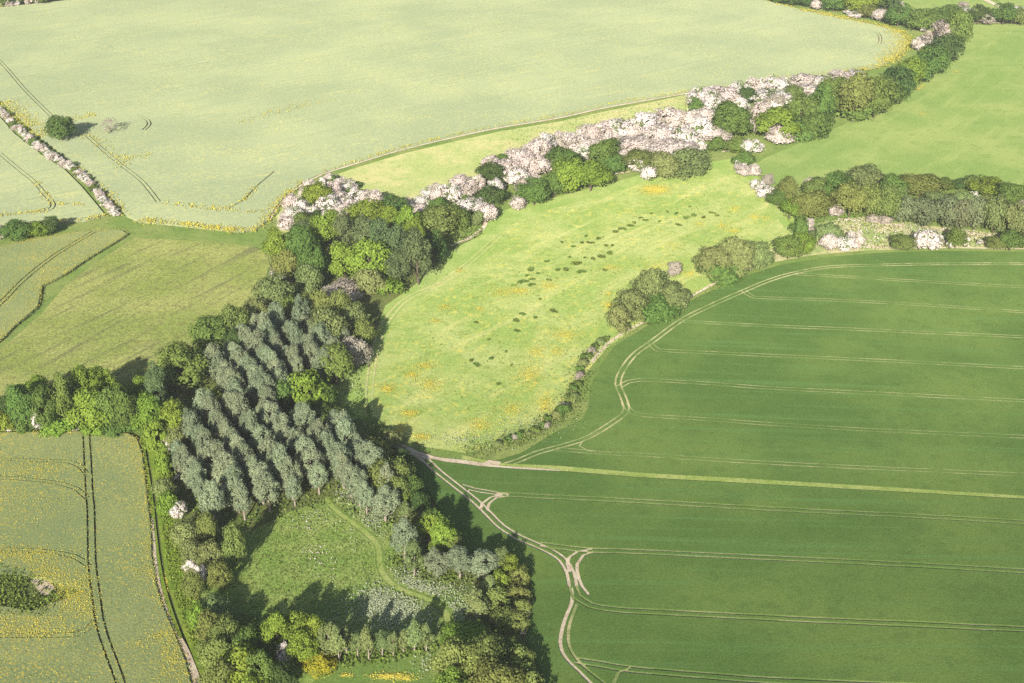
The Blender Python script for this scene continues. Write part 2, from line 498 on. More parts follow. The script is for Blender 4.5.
def field(name, outline, mat, z, height=0.0, grooves=(), step=14.0, wall=None):
    """one crop or grass sheet draped on the terrain; grooves = (line, width) wheel tracks really cut through the crop"""
    outline = [tuple(p) for p in outline]
    verts = [Vector(p) for p in outline]
    n0 = len(verts)
    edges = [(i, (i + 1) % n0) for i in range(n0)]
    segs = []
    xs = [p[0] for p in outline]; ys = [p[1] for p in outline]
    for line, w in grooves:
        for side in (w / 2, -w / 2):
            o = len(verts); pts = offset(line, side)
            verts += [Vector((float(a), float(b))) for a, b in pts]
            edges += [(o + i, o + i + 1) for i in range(len(pts) - 1)]
        segs.append((np.array(line), w))
    gx = np.arange(math.floor(min(xs) / step) * step, max(xs), step)
    gy = np.arange(math.floor(min(ys) / step) * step, max(ys), step)
    for a in gx:
        for b in gy:
            if inside(outline, a, b): verts.append(Vector((a + .137, b + .211)))
    V, E, F, *_ = delaunay_2d_cdt(verts, edges, [], 0, 1e-4)
    Vn = np.array([(v.x, v.y) for v in V])
    Ft = np.array([f for f in F if len(f) == 3])
    cen = Vn[Ft].mean(axis=1)
    keep = np.array([inside(outline, c[0], c[1]) for c in cen])
    Ft, cen = Ft[keep], cen[keep]
    low = np.zeros(len(Ft), bool)
    for line, w in segs:
        lo = line.min(axis=0) - w; hi = line.max(axis=0) + w
        cand = np.where(np.all((cen > lo) & (cen < hi), axis=1) & ~low)[0]
        if not len(cand): continue
        a, b = line[:-1], line[1:]
        ab = b - a; L2 = np.maximum((ab ** 2).sum(1), 1e-9)
        for s in range(0, len(cand), 400):
            cc = cand[s:s + 400]
            ap = cen[cc][:, None, :] - a[None]
            t = np.clip((ap * ab[None]).sum(2) / L2, 0, 1)
            d = np.linalg.norm(ap - t[..., None] * ab[None], axis=2).min(axis=1)
            low[cc[d < w / 2 * 1.01]] = True
    top = Ft[~low]
    zt = np.array([relief(x, y) for x, y in Vn])
    verts3 = [(x, y, h + z + height) for (x, y), h in zip(Vn, zt)]
    faces = []
    for f in top:
        a, b, c = Vn[f[0]], Vn[f[1]], Vn[f[2]]
        faces.append(tuple(f) if (b[0] - a[0]) * (c[1] - a[1]) - (b[1] - a[1]) * (c[0] - a[0]) > 0 else (f[0], f[2], f[1]))
    mi = [0] * len(faces)
    if height > 0:
        cnt = {}
        for f in faces:
            for i in range(3):
                e = (f[i], f[(i + 1) % 3])
                cnt[e] = cnt.get(e, 0) + 1
        nv = len(verts3); verts3 += [(x, y, h - .05) for (x, y), h in zip(Vn, zt)]
        for (a, b) in list(cnt):
            if (b, a) not in cnt:
                faces.append((b, a, a + nv, b + nv)); mi.append(1)
    me = bpy.data.meshes.new(name)
    me.from_pydata(verts3, [], faces)
    me.materials.append(mat); me.materials.append(wall or mat)
    me.polygons.foreach_set('material_index', mi)
    me.update()
    return link(name, me, kind='structure')

RZ = [0]
def track(name, line, w, mat, z=.03):
    """bare wheel track or path: a strip of soil lying on the ground"""
    RZ[0] += 1
    z += .0015 * (RZ[0] % 20)
    l, r = ribbon_poly(line, w)
    V = []
    for a, b in zip(l, r):
        V.append((a[0], a[1], relief(*a) + z)); V.append((b[0], b[1], relief(*b) + z))
    Q = [(2 * i, 2 * i + 1, 2 * i + 3, 2 * i + 2) for i in range(len(l) - 1)]
    me = mesh_np(name, V, Q, [mat])
    return link(name, me, kind='structure')

def pair(pts, gap=1.9, step=2.5):
    l = smooth_line(W(pts), step)
    return [offset(l, gap / 2), offset(l, -gap / 2)]
def single(pts, step=2.5):
    return [np.array(smooth_line(W(pts), step))]

# ground: one sheet reaching far beyond the frame
def ground():
    xs = np.concatenate([[-3000, -2000, -1200, -800], np.arange(-620, 621, 20), [800, 1200, 2000, 3000]])
    ys = np.concatenate([[-1500, -800, -200], np.arange(0, 1201, 20), [1500, 2200, 3200, 4500]])
    V = [(x, y, relief(x, y) - .12) for y in ys for x in xs]
    n = len(xs)
    Q = [(j * n + i, j * n + i + 1, (j + 1) * n + i + 1, (j + 1) * n + i) for j in range(len(ys) - 1) for i in range(n - 1)]
    me = mesh_np('ground', V, Q, [GM['grass']], smooth=True)
    link('ground', me, kind='structure')
ground()

# --- crop fields
far_o = [(-60, 16), (0, 8), (75, 0), (200, -14), (420, -22), (640, -18), (740, -6), (765, 1), (800, 10), (850, 20), (890, 29), (904, 36), (908, 43), (903, 51), (893, 60), (880, 67), (860, 72), (835, 76),
         (800, 80), (760, 84), (700, 90), (650, 99), (600, 108), (560, 117), (500, 127), (450, 138), (400, 150), (350, 165), (322, 174), (303, 183), (287, 195), (276, 208), (267, 222), (255, 231),
         (238, 233), (220, 231), (175, 226), (140, 223), (127, 217), (115, 202), (100, 188), (77, 168), (60, 153), (40, 138), (19, 118), (0, 100), (-60, 55)]
far_tr = (pair([(-30, 38), (0, 62), (25, 90), (54, 119)]) + pair([(87, 136), (105, 152), (122, 166), (140, 180), (150, 191), (159, 203)])
          + single([(159, 203), (185, 208), (225, 211), (262, 214)]) + single([(275, 172), (256, 188), (245, 200), (228, 210)])
          + pair([(140, 116), (148, 121), (149, 126), (144, 131)]) + pair([(866, 30), (876, 33), (880, 38), (879, 44), (871, 49)]))
far_tr = [(l, .7) for l in far_tr]
left_o = [(-60, 90), (0, 118), (15, 135), (37, 152), (65, 171), (82, 188), (97, 206), (105, 216), (85, 222), (40, 224), (0, 229), (-60, 238)]
left_tr = [(l, .6) for l in pair([(0, 154), (19, 170), (35, 183), (45, 195), (53, 204), (51, 210), (40, 213), (0, 217), (-40, 219)]) + single([(46, 196), (35, 200), (0, 203), (-40, 205)]) + single([(53, 210), (85, 206)])]
mid_o = [(-60, 262), (0, 248), (32, 241), (75, 234), (107, 231), (122, 232), (127, 236), (112, 246), (92, 258), (62, 278), (42, 288), (38, 308), (15, 328), (0, 343), (-60, 392)]
mid_tr = [(l, .6) for l in pair([(95, 233), (57, 256), (25, 281), (0, 306), (-50, 350)])]
low_o = [(-70, 436), (0, 435), (75, 434), (110, 434), (128, 436), (137, 441), (142, 455), (145, 480), (148, 505), (151, 530), (152, 560), (157, 590), (163, 610), (172, 630), (178, 645), (186, 665), (192, 690), (205, 760), (-70, 760)]
low_pts = [(86.5, 432), (88.5, 467), (90, 497), (91.5, 512), (92.7, 565), (96.5, 597), (100, 622), (106, 644), (119, 679), (135, 730)]
low_tr = [(l, .55) for l in pair(low_pts, 2.0) + pair([(-60, 463), (0, 462), (45, 463), (70, 464), (80, 468), (87, 476)], 1.5) + pair([(-60, 479), (0, 480), (40, 483), (65, 487), (77, 491), (88, 501)], 1.5)
          + pair([(-60, 551), (0, 552), (45, 554), (75, 559), (90, 569)], 1.6) + pair([(98, 624), (88, 632), (78, 637), (40, 638), (0, 638), (-60, 638)], 1.6)]
isle_o = [(-70, 562), (0, 566), (25, 573), (48, 585), (62, 600), (55, 612), (40, 620), (10, 617), (-70, 622)]

up_o = [(490, 463), (520, 454), (556, 432), (582, 420), (588, 408), (590, 390), (600, 366), (615, 346), (660, 318), (700, 296), (740, 278), (780, 265), (830, 257), (880, 253), (940, 251), (1024, 252), (1120, 254),
        (1120, 502), (1024, 496), (900, 488), (768, 480), (640, 473), (560, 466)]
up_tr = (pair([(480, 470), (512, 463), (537, 453), (562, 446), (587, 438), (612, 423), (626, 411), (623, 397), (618, 384), (622, 371), (634, 355), (653, 341), (682, 320), (712, 305), (744, 291), (768, 281), (793, 273.5), (830, 267), (888, 265), (943, 264), (1024, 264), (1110, 265)])
         + pair([(744, 291), (752, 296.5), (768, 298), (850, 301), (940, 306), (1024, 312), (1110, 317)]) + pair([(795, 274), (830, 276), (880, 279), (1024, 287), (1110, 291)])
         + pair([(680, 321), (692, 322), (768, 326), (868, 330), (1024, 337), (1110, 341)]) + pair([(650, 343), (656, 349), (670, 351), (768, 355.5), (868, 360), (1024, 368), (1110, 372)])
         + pair([(618, 388), (628, 382), (640, 380), (700, 383), (768, 388), (868, 393), (1024, 401), (1110, 406)]) + pair([(624, 404), (633, 413), (650, 416), (700, 419), (768, 424), (868, 430), (1024, 437), (1110, 442)])
         + pair([(556, 449), (600, 453), (650, 455.5), (700, 459), (768, 463), (868, 468), (1024, 475), (1110, 479)]) + single([(600, 432), (585, 439), (579, 446), (588, 451), (612, 453.5)]))
lo_o = [(428, 459), (446, 463), (480, 467), (520, 470), (560, 472), (640, 478.5), (768, 485.5), (900, 493), (1024, 500), (1130, 507), (1170, 780), (575, 780), (552, 700), (538, 665), (524, 640), (532, 612), (530, 596), (520, 580), (486, 562), (462, 545), (440, 512), (425, 485), (412, 466)]
head = [(395, 444), (420, 456), (439, 473), (458, 488), (475, 501.5), (488, 514), (501, 527), (519, 538), (535, 545), (550, 552), (562, 560), (570, 573), (573, 588)]
lo_head = pair(head)
lo_bare = lo_head + single([(571, 588), (572, 602), (564.5, 621), (560, 644), (566, 659), (579, 672), (597, 690)]) + single([(592, 550), (578, 552), (569, 558), (567, 565), (570, 574)]) + single([(594, 552.5), (583, 556), (577, 565), (578, 576), (582, 587), (589, 596)]) \
    + single([(480, 511), (482, 504), (490, 498), (504, 494.5)]) + single([(487, 511), (489, 504), (496, 498.5), (510, 497)]) + single([(462, 485), (475, 489), (490, 491.5), (510, 496)]) + single([(466, 490), (480, 493), (495, 495), (510, 493.5)])
lo_crop = (pair([(500, 495), (520, 496), (640, 502), (768, 509.5), (900, 516), (1024, 523), (1120, 528)]) + pair([(540, 545), (560, 548), (592, 551), (640, 552.5), (768, 558.5), (900, 565), (1024, 572), (1120, 577)])
           + pair([(573, 586), (577, 598), (590, 606), (612, 610), (640, 612), (700, 615), (768, 618.5), (900, 624.5), (1024, 630), (1120, 635)]) + pair([(574, 661), (600, 665), (630, 670), (700, 676), (768, 681), (900, 687), (1024, 692)])
           + single([(577, 604), (569.5, 625), (568, 641), (573, 655), (584.5, 668), (607, 686)]) + single([(630, 669), (618, 674), (612, 690)]))

def lines_field(name, o, mat, h, groups, wall=None, step=16):
    f = field(name, W(o), mat, .04, h, [(l, w) for (l, w, _m) in groups], step, wall)
    for l, w, m in groups: track('wheel_track', l, w + .06, m)
    return f
soil, soild, thin = GM['soil'], GM['soil_dark'], GM['thin_crop']
lines_field('rape_field', far_o, GM['rape_far'], .6, [(l, w, soild) for l, w in far_tr], step=25)
lines_field('rape_field', left_o, GM['rape_far'], .6, [(l, w, soild) for l, w in left_tr])
lines_field('rape_field', mid_o, GM['rape_near'], .9, [(l, w, soild) for l, w in mid_tr])
lines_field('rape_field', low_o, GM['rape_near'], 1.0, [(l, w, soild) for l, w in low_tr] + [(np.array(smooth_line(W([(-75, 591), (-30, 591), (0, 592), (25, 595), (46, 599)]))), 13.0, GM['wood'])])
lines_field('wheat_field', up_o, GM['wheat'], .08, [(l, .46 if i > 1 else .7, thin) for i, l in enumerate(up_tr)])
lines_field('wheat_field', lo_o, GM['wheat'], .28, [(l, 1.0, soil) for l in lo_bare] + [(l, .88, thin) for l in lo_crop])

# --- grassland sheets
field('hay_meadow', W([(115, 250), (135, 238), (180, 240), (230, 244), (256, 247), (268, 256), (275, 290), (262, 310), (245, 330), (210, 350), (165, 385), (140, 400), (60, 402), (0, 412), (-70, 430), (-70, 402), (0, 350), (40, 315), (66, 285), (95, 263)]), GM['hay'], .04)
field('pasture', W([(276, 216), (290, 200), (308, 187), (326, 178), (352, 169), (402, 154), (452, 142), (502, 131), (562, 121), (602, 112), (652, 102), (690, 94), (692, 112), (640, 130), (560, 150), (500, 175), (440, 205), (400, 212), (360, 215), (300, 235), (280, 232)]), GM['pasture'], .04)
field('meadow', W([(371, 415), (365, 385), (371, 345), (385, 312), (420, 290), (440, 262), (480, 240), (500, 217), (540, 205), (600, 192), (640, 180), (700, 170), (735, 161), (762, 180), (787, 207), (802, 237), (765, 265), (715, 284), (685, 298), (640, 325), (607, 348), (590, 368), (578, 388), (574, 405), (545, 427), (505, 445), (465, 453), (425, 447), (398, 434)]), GM['meadow'], .04)
field('meadow', W([(755, 165), (765, 158), (800, 143), (850, 122), (880, 108), (900, 95), (925, 82), (945, 62), (960, 36), (966, 25), (1024, 24), (1130, 22), (1130, 200), (1024, 190), (960, 188), (900, 186), (860, 186), (830, 188), (800, 192), (776, 194)]), GM['meadow2'], .04)
field('meadow', W([(900, 2), (930, -8), (985, -3), (1010, 9), (960, 12), (930, 14)]), GM['meadow2'], .05)
field('meadow', W([(985, -8), (1120, -14), (1120, 10), (1012, 10)]), GM['meadow2'], .05)
field('rough_strip', W([(820, 222), (870, 216), (930, 226), (1024, 236), (1120, 240), (1120, 251), (1024, 249), (940, 248), (860, 251), (815, 255), (775, 262), (770, 250), (800, 240)]), GM['reed'], .05)
field('grass_strip', W([(462, 455), (500, 463), (560, 466), (640, 473), (768, 480), (900, 488), (1024, 496), (1120, 501), (1120, 506), (1024, 500.5), (900, 493.5), (768, 486), (640, 479), (560, 472.5), (500, 468), (462, 463)]), GM['strip'], .05)
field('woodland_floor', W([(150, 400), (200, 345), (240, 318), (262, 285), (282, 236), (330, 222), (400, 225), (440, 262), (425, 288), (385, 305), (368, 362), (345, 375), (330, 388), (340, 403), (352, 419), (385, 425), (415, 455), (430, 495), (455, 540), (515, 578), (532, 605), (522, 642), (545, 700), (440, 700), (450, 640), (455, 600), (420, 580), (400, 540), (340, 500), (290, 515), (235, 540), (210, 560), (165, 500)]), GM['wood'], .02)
field('clearing', W([(225, 545), (290, 512), (340, 496), (400, 530), (440, 575), (468, 600), (462, 640), (448, 690), (300, 690), (255, 660), (200, 620), (190, 585)]), GM['clearing'], .05)
field('lawn', W([(318, 672), (340, 662), (440, 648), (436, 690), (310, 694)]), GM['lawn'], .09)
field('grass_margin', W([(376, 338), (371, 362), (367, 385), (368, 418), (352, 420), (339, 403), (329, 388), (344, 374), (366, 361)]), GM['lawn2'], .07)
field('grass_margin', W([(374, 338), (385, 306), (412, 287), (432, 270), (448, 252), (478, 237), (492, 216), (515, 206), (545, 200), (600, 186), (640, 175), (700, 164), (735, 158), (752, 170), (760, 182), (790, 210), (804, 240), (790, 238), (770, 205), (745, 176), (700, 172), (640, 184), (600, 196), (545, 211), (508, 226), (480, 251), (440, 280), (412, 300), (394, 318), (383, 345)]), GM['lawn2'], .07)
# left verge with its ditch line, and the grassy lane beside the crop
ditch = smooth_line(W([(146, 446), (150, 470), (154, 495), (156, 512), (162, 562), (172, 604), (194, 664), (212, 710)]))
field('grass_verge', W([(140, 440), (150, 440), (168, 450), (178, 500), (184, 540), (196, 590), (204, 630), (222, 680), (235, 730), (200, 730), (190, 690), (184, 665), (176, 645), (170, 630), (161, 610), (155, 590), (150, 560), (149, 530), (146, 505), (143, 480), (140, 455)]), GM['verge'], .03, .45, [(np.array(ditch), .8)])
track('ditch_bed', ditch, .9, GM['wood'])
track('dirt_edge', smooth_line(W([(150, 520), (152, 545), (155, 575), (161, 603), (170, 628), (178, 645), (187, 665), (196, 690)])), 2.0, soil, .52)
track('dirt_edge', smooth_line(W([(176, 642), (183, 655), (191, 675), (198, 695)])), 3.4, soil, .55)
# tracks over grass
lane = smooth_line(W([(110, 226), (128, 231), (165, 233), (200, 236), (235, 240), (262, 243)]))
track('grass_lane', lane, 5.0, GM['grass'], .1)
for l in pair([(500, 235), (470, 262), (440, 284), (412, 296), (395, 310), (382, 330), (374, 355), (370, 385), (369, 412)], 2.2): track('wheel_track', l, .75, GM['pasture'], .13)
mown = smooth_line(W([(326, 498), (336, 511), (363, 531), (378, 547), (380, 567), (391, 584), (411, 594), (431, 601), (446, 613), (446, 632), (441, 655), (438, 690)]))
track('mown_path', mown, 2.9, GM['strip'], .10)
for l in (offset(mown, 1.0), offset(mown, -1.0)): track('wheel_track', l, .5, GM['lawn'], .14)
for pts, w in (([(405, 449), (430, 458), (470, 463), (500, 468), (515, 469)], 2.2), ([(410, 452), (420, 455), (432, 459)], 3.0), ([(512, 468.5), (535, 470), (560, 472)], 1.8), ([(483, 466), (490, 462), (500, 464)], 2.2),
               ([(977, -4), (990, 2), (1005, 9)], 4.5), ([(592, 362), (600, 352), (613, 340), (640, 324), (690, 297), (720, 281), (766, 262)], 1.2), ([(322, 174), (350, 165.6), (400, 150.5), (450, 138.5), (500, 128), (560, 118), (600, 109), (650, 100), (690, 93)], 1.6),
               ([(322, 174.5), (303, 184), (287, 196), (276, 209), (270, 219)], 1.2), ([(450, 246), (470, 238), (483, 228), (486, 220)], 2.0), ([(505, 262), (545, 250), (560, 235)], .1), ([(965, 23), (985, 22.5), (1024, 23)], 3.0), ([(920, 80), (935, 67), (948, 55)], 1.6),
               ([(838, 219), (870, 222), (905, 226)], 2.0), ([(940, 230), (985, 235), (1024, 241)], 1.8), ([(855, 247), (900, 248), (960, 248), (1024, 249)], 1.2), ([(722, 152), (740, 149), (752, 147)], 1.5), ([(592, 178), (615, 174), (630, 172)], 1.5), ([(540, 565), (530, 600), (523, 635)], 1.5)):
    if w > .5: track('dirt_path', smooth_line(W(pts)), w, soil, .12)
field('bare_ground', W([(28, 577), (44, 579), (53, 585), (56, 591), (48, 598), (40, 593), (33, 584)]), soil, .12)
# hollow of weeds in the near rape field: standing leaves over the crop's height
# ------------------------------------------------------------------ loose cover: things nobody could count
def scatter(name, mat, pts, size, zlo, zhi, up=.7, label=None):
    pts = np.asarray(pts, float)
    n = len(pts)
    z = np.array([relief(x, y) for x, y in pts]) + rng.uniform(zlo, zhi, n)
    cen = np.column_stack([pts, z])
    nrm = sph(n) * (1 - up) + np.array([0, -.25, .9]) * up
    v, q = leaf_quads(cen, nrm, size)
    o = link(name, mesh_np(name, v, q, [mat]), kind='stuff')
    return o

def in_poly(poly, n):
    """n random points in a photo polygon, spread evenly on the ground"""
    w = W(poly); xs = [p[0] for p in w]; ys = [p[1] for p in w]
    out = []
    while len(out) < n:
        x, y = random.uniform(min(xs), max(xs)), random.uniform(min(ys), max(ys))
        if inside(w, x, y): out.append((x, y))
    return out
def along(pts, width, n, power=1.0, side=0.0):
    l = np.array(smooth_line(W(pts), 1.0)); t = np.gradient(l, axis=0); t /= np.maximum(np.linalg.norm(t, axis=1, keepdims=True), 1e-6)
    i = rng.integers(0, len(l), n)
    # drifts along the edge
    ph = rng.uniform(0, 6.28, 4)
    s = i / 7.0
    dens = .5 + .25 * np.sin(s + ph[0]) + .25 * np.sin(s * 2.7 + ph[1])
    k = rng.uniform(0, 1, n) < .25 + .75 * dens
    i = i[k]
    d = rng.normal(0, 1, len(i)) * width * .5 + side
    return l[i] + np.column_stack([-t[i, 1], t[i, 0]]) * d[:, None] + rng.normal(0, .6, (len(i), 2))
def fringe(lines, w, per):
    out = []
    for l in lines:
        l = np.asarray(l); n = int(np.sum(np.linalg.norm(np.diff(l, axis=0), axis=1)) * per)
        i = rng.uniform(0, len(l) - 1.001, n); k = i.astype(int); f = (i - k)[:, None]
        p = l[k] * (1 - f) + l[k + 1] * f
        t = l[k + 1] - l[k]; t = t / np.maximum(np.linalg.norm(t, axis=1, keepdims=True), 1e-6)
        d = rng.choice([-1, 1], n) * (w / 2 + rng.normal(.02, .14, n))
        out.extend(p + np.column_stack([-t[:, 1], t[:, 0]]) * d[:, None])
    return out
def blob(cx, cy, rx, ry, n):
    a = rng.normal(0, .6, (int(n * 3.2), 2)) * rng.uniform(.4, 1.7, (int(n * 3.2), 1))
    return [P(cx + u * rx, cy + v * ry) for u, v in a]

fl = []
for pts, wd, n in (([(303, 183), (287, 195), (276, 208), (267, 222), (255, 230)], 3.5, 700), ([(255, 231), (238, 232), (220, 230), (175, 225), (140, 222)], 3.5, 1300), ([(502, 126), (450, 137), (400, 149), (350, 164)], 1.5, 400), ([(700, 90), (650, 98), (600, 107), (560, 116), (500, 126)], 2.2, 500),
                   ([(450, 137), (400, 149), (350, 164), (322, 173)], 1.6, 150), ([(800, 10), (850, 20), (890, 29), (904, 36), (907, 43), (903, 50), (893, 59), (880, 66), (860, 71), (835, 75)], 5.0, 5200), ([(890, 32), (900, 40), (897, 50), (880, 63)], 9.0, 1200),
                   ([(835, 74), (800, 78), (760, 82)], 6.0, 400), ([(765, 1), (800, 10), (850, 20)], 4.0, 400), ([(5, 103), (25, 122), (45, 138)], 8, 1500), ([(72, 120), (95, 116)], 4, 200), ([(85, 135), (105, 150), (125, 168)], 5, 300), ([(120, 160), (150, 156)], 5, 160), ([(235, 125), (280, 112), (330, 100)], 6, 260), ([(77, 168), (100, 188), (115, 202), (127, 217)], 2.5, 400), ([(160, 204), (225, 211), (262, 214)], 3, 300),
                   ([(228, 210), (245, 200), (256, 188)], 2, 150), ([(38, 183), (46, 196), (54, 205), (85, 206)], 2, 200), ([(0, 217), (46, 212)], 2, 160), ([(105, 216), (85, 221), (60, 222)], 2, 200)):
    fl.extend(along(pts, wd, n))
fl = [(x, y) for x, y in fl]
scatter('rape_blossom', LEAF['flower'], fl, .62, .85, 1.15)
fl = []
for pts, wd, n in (([(-20, 252), (0, 248), (32, 242), (75, 235), (107, 232)], 2.5, 700), ([(127, 236), (112, 246), (92, 258), (62, 278), (44, 288)], 2.6, 700), ([(60, 268), (45, 280), (42, 300), (18, 325), (0, 342)], 4.5, 900), ([(92, 235), (57, 256), (25, 281), (0, 306)], 4, 450),
                   ([(128, 437), (141, 455), (145, 480), (148, 505), (151, 530), (152, 560), (157, 590), (163, 610), (172, 630), (178, 645)], 2.0, 1300), ([(164, 635), (172, 655), (176, 675), (186, 700)], 4.5, 1300), ([(0, 435), (75, 435), (128, 437)], 1.2, 500),
                   ([(0, 556), (45, 557), (75, 562)], 3.0, 700), ([(-20, 563), (20, 566), (50, 576), (70, 590), (72, 605), (60, 618), (40, 625), (0, 622)], 5.0, 3000), ([(0, 634), (40, 634), (80, 634), (92, 627)], 2.5, 700), ([(80, 570), (85, 600), (90, 620)], 3.5, 700),
                   ([(-20, 470), (60, 472)], 5, 500), ([(-10, 500), (80, 510)], 8, 500), ([(140, 545), (150, 600)], 5, 400), ([(130, 648), (150, 650)], 2, 120)):
    fl.extend(along(pts, wd, n))
lowW = W(low_o); midW = W(mid_o); isleW = W(isle_o)
fl = [(x, y) for x, y in fl if (inside(lowW, x, y) or inside(midW, x, y)) and not inside(isleW, x, y)]
fl = fl + [(x + u, y + v) for (x, y), u, v in zip(fl, rng.normal(0, 1.0, len(fl)), rng.normal(0, 1.0, len(fl)))]
fl += in_poly([(-40, 437), (82, 437), (88, 560), (0, 550), (-40, 550)], 900) + in_poly([(98, 437), (135, 445), (150, 560), (170, 640), (115, 660), (100, 600)], 500) + in_poly([(-40, 640), (100, 640), (118, 682), (-40, 682)], 500)
fl += in_poly([(-40, 255), (60, 240), (120, 234), (90, 258), (40, 285), (36, 305), (0, 340), (-40, 380)], 1800)
scatter('rape_blossom', LEAF['flower'], fl, .24, 1.0, 1.25, .85)
edge_low = np.array(smooth_line(W([(0, 435), (75, 434.5), (110, 434.5), (128, 436), (137, 441), (142, 455), (145, 480), (148, 505), (151, 530), (152, 560), (157, 590), (163, 610), (172, 630), (178, 645), (186, 665), (194, 690)])))
edge_mid = np.array(smooth_line(W([(0, 248), (32, 241), (75, 234), (107, 231), (122, 232), (127, 236), (112, 246), (92, 258), (62, 278), (42, 288), (38, 308), (15, 328), (0, 343)])))
fr = fringe([l for l, w in low_tr], .5, 6) + fringe([edge_low, edge_mid], .3, 7) + fringe([l for l, w in mid_tr], .5, 4)
scatter('rape_plants', LEAF['crop'], fr, .34, .55, 1.12, .5)
fr = fringe([l for l, w in low_tr], .7, 1.2) + fringe([edge_low, edge_mid], .9, 3)
scatter('rape_blossom', LEAF['flower'], fr, .28, .95, 1.25, .7)
isl = in_poly(isle_o, 5200)
isl = [p for p in isl if not (P(28, 583)[0] < p[0] < P(56, 583)[0] and P(0, 598)[1] < p[1] < P(0, 581)[1] and random.random() < .85)]
scatter('weeds', LEAF['weed'], isl, .6, .1, 1.3, .5)

bc = []
for b in [(655, 190, 9, 3, 2200), (734, 231, 6, 2.5, 160), (735, 209, 6, 3, 110), (754, 217, 7, 3, 120), (765, 219, 5, 3, 60), (722, 226, 6, 3, 110), (700, 224, 5, 2, 70), (519, 291, 10, 3.5, 200), (548, 286, 9, 4, 150), (609, 306, 6, 4, 190), (609, 294, 3, 2, 50),
          (690, 274, 7, 3, 110), (565, 335, 16, 5, 260), (675, 246, 11, 4, 100), (660, 266, 24, 6, 200), (610, 268, 12, 4, 130), (387, 389, 6, 3.5, 190), (410, 414, 8, 3, 180), (400, 430, 6, 6, 150), (421, 437, 7, 3, 170), (412, 375, 7, 4, 130), (425, 366, 9, 3.5, 140), (430, 385, 12, 7, 200),
          (480, 425, 14, 9, 220), (459, 271, 3, 1.5, 60), (445, 307, 5, 3, 80), (480, 309, 4, 2, 60), (503, 293, 16, 6, 220), (435, 321, 5, 2, 50), (378, 333, 5, 4, 60), (530, 375, 14, 11, 350), (545, 405, 9, 9, 260), (536, 352, 10, 7, 140), (512, 410, 12, 7, 150), (556, 352, 9, 5, 120),
          (956, 72, 5, 1.3, 60), (922, 114, 5, 1.3, 50), (885, 180, 4, 2, 60), (917, 89, 3, 1.6, 110), (922, 86, 1.6, 1.4, 60), (345, 676, 5, 1.5, 40), (390, 677, 14, 2.2, 260), (405, 679, 5, 2, 60), (164, 452, 3, 6, 60), (160, 480, 3, 8, 60), (168, 580, 3, 8, 70), (62, 296, 9, 12, 0)]:
    if b[4]: bc.extend(blob(*b))
scatter('buttercups', LEAF['butter'], bc, .26, .1, .4)
um = []
for b in [(395, 612, 42, 20, 1000), (378, 602, 18, 12, 350), (372, 519, 18, 18, 320), (352, 492, 16, 14, 300), (425, 590, 30, 9, 420), (410, 578, 16, 10, 220), (315, 516, 22, 12, 50), (456, 612, 14, 18, 200), (425, 662, 14, 14, 50), (355, 385, 16, 20, 60), (424, 278, 22, 12, 60), (470, 440, 45, 8, 130), (530, 425, 30, 9, 90)]:
    um.extend(blob(*b))
mwn = np.array(mown)
um = [p for p in um if np.min(np.hypot(mwn[:, 0] - p[0], mwn[:, 1] - p[1])) > 1.9]
scatter('cow_parsley', LEAF['umbel'], um, .32, .25, .75)
rg = in_poly([(225, 545), (290, 514), (340, 498), (400, 535), (440, 580), (462, 605), (455, 640), (430, 655), (310, 655), (240, 610), (200, 590)], 9000)
mw = np.array(mown)
rg = [p for p in rg if np.min(np.hypot(mw[:, 0] - p[0], mw[:, 1] - p[1])) > 1.7]
scatter('rough_grass', LEAF['rough'], rg[:5500], .42, .03, .25, .7)
vg = in_poly([(158, 452), (168, 452), (178, 500), (184, 540), (196, 590), (204, 630), (218, 680), (205, 680), (178, 612), (166, 565), (160, 512)], 3500)
scatter('verge_grass', LEAF['wildgrass'], vg, .45, .45, .9, .45)
ug = in_poly([(165, 420), (240, 330), (300, 300), (350, 340), (365, 400), (430, 500), (440, 560), (400, 550), (330, 505), (240, 540), (190, 560), (165, 500)], 6000) + in_poly([(330, 225), (430, 250), (420, 285), (330, 290), (275, 280), (280, 240)], 1500) + in_poly([(195, 600), (260, 620), (300, 690), (210, 690)], 1500)
ug += list(along([(322, 660), (350, 661), (385, 656), (415, 651), (434, 648)], 3.0, 900)) + list(along([(395, 560), (415, 577), (440, 578), (470, 580), (498, 578)], 3.0, 700))
scatter('undergrowth', LEAF['weed'], ug, .7, .1, .9, .5)
sc = in_poly([(440, 225), (500, 195), (620, 175), (720, 150), (730, 120), (700, 105), (620, 135), (540, 155), (470, 185), (420, 205)], 3500) + in_poly([(690, 100), (830, 82), (800, 110), (745, 145), (700, 130)], 1800) + in_poly([(285, 230), (300, 190), (330, 178), (385, 200), (340, 220)], 900) + in_poly([(775, 205), (1030, 185), (1030, 235), (900, 222), (790, 225)], 2500) + in_poly([(430, 215), (480, 215), (484, 235), (450, 250), (430, 250)], 900)
scatter('undergrowth', LEAF['rough'], sc, .8, .1, .9, .5)
rd = in_poly([(825, 222), (870, 217), (930, 227), (1024, 237), (1040, 248), (940, 247), (860, 250)], 2200)
scatter('rough_grass', LEAF['wildgrass'], rd[:1200], .6, .1, .8, .45)
sd = in_poly([(300, 545), (320, 540), (340, 560), (335, 580), (310, 575)], 160) + in_poly([(285, 520), (310, 515), (312, 530), (290, 535)], 60)
scatter("dry_seedheads", LEAF["pink"], sd[::2], .34, .2, .5, .5)
scatter('dry_reeds', LEAF['pink'], rd[1200:], .55, .2, 1.0, .4)
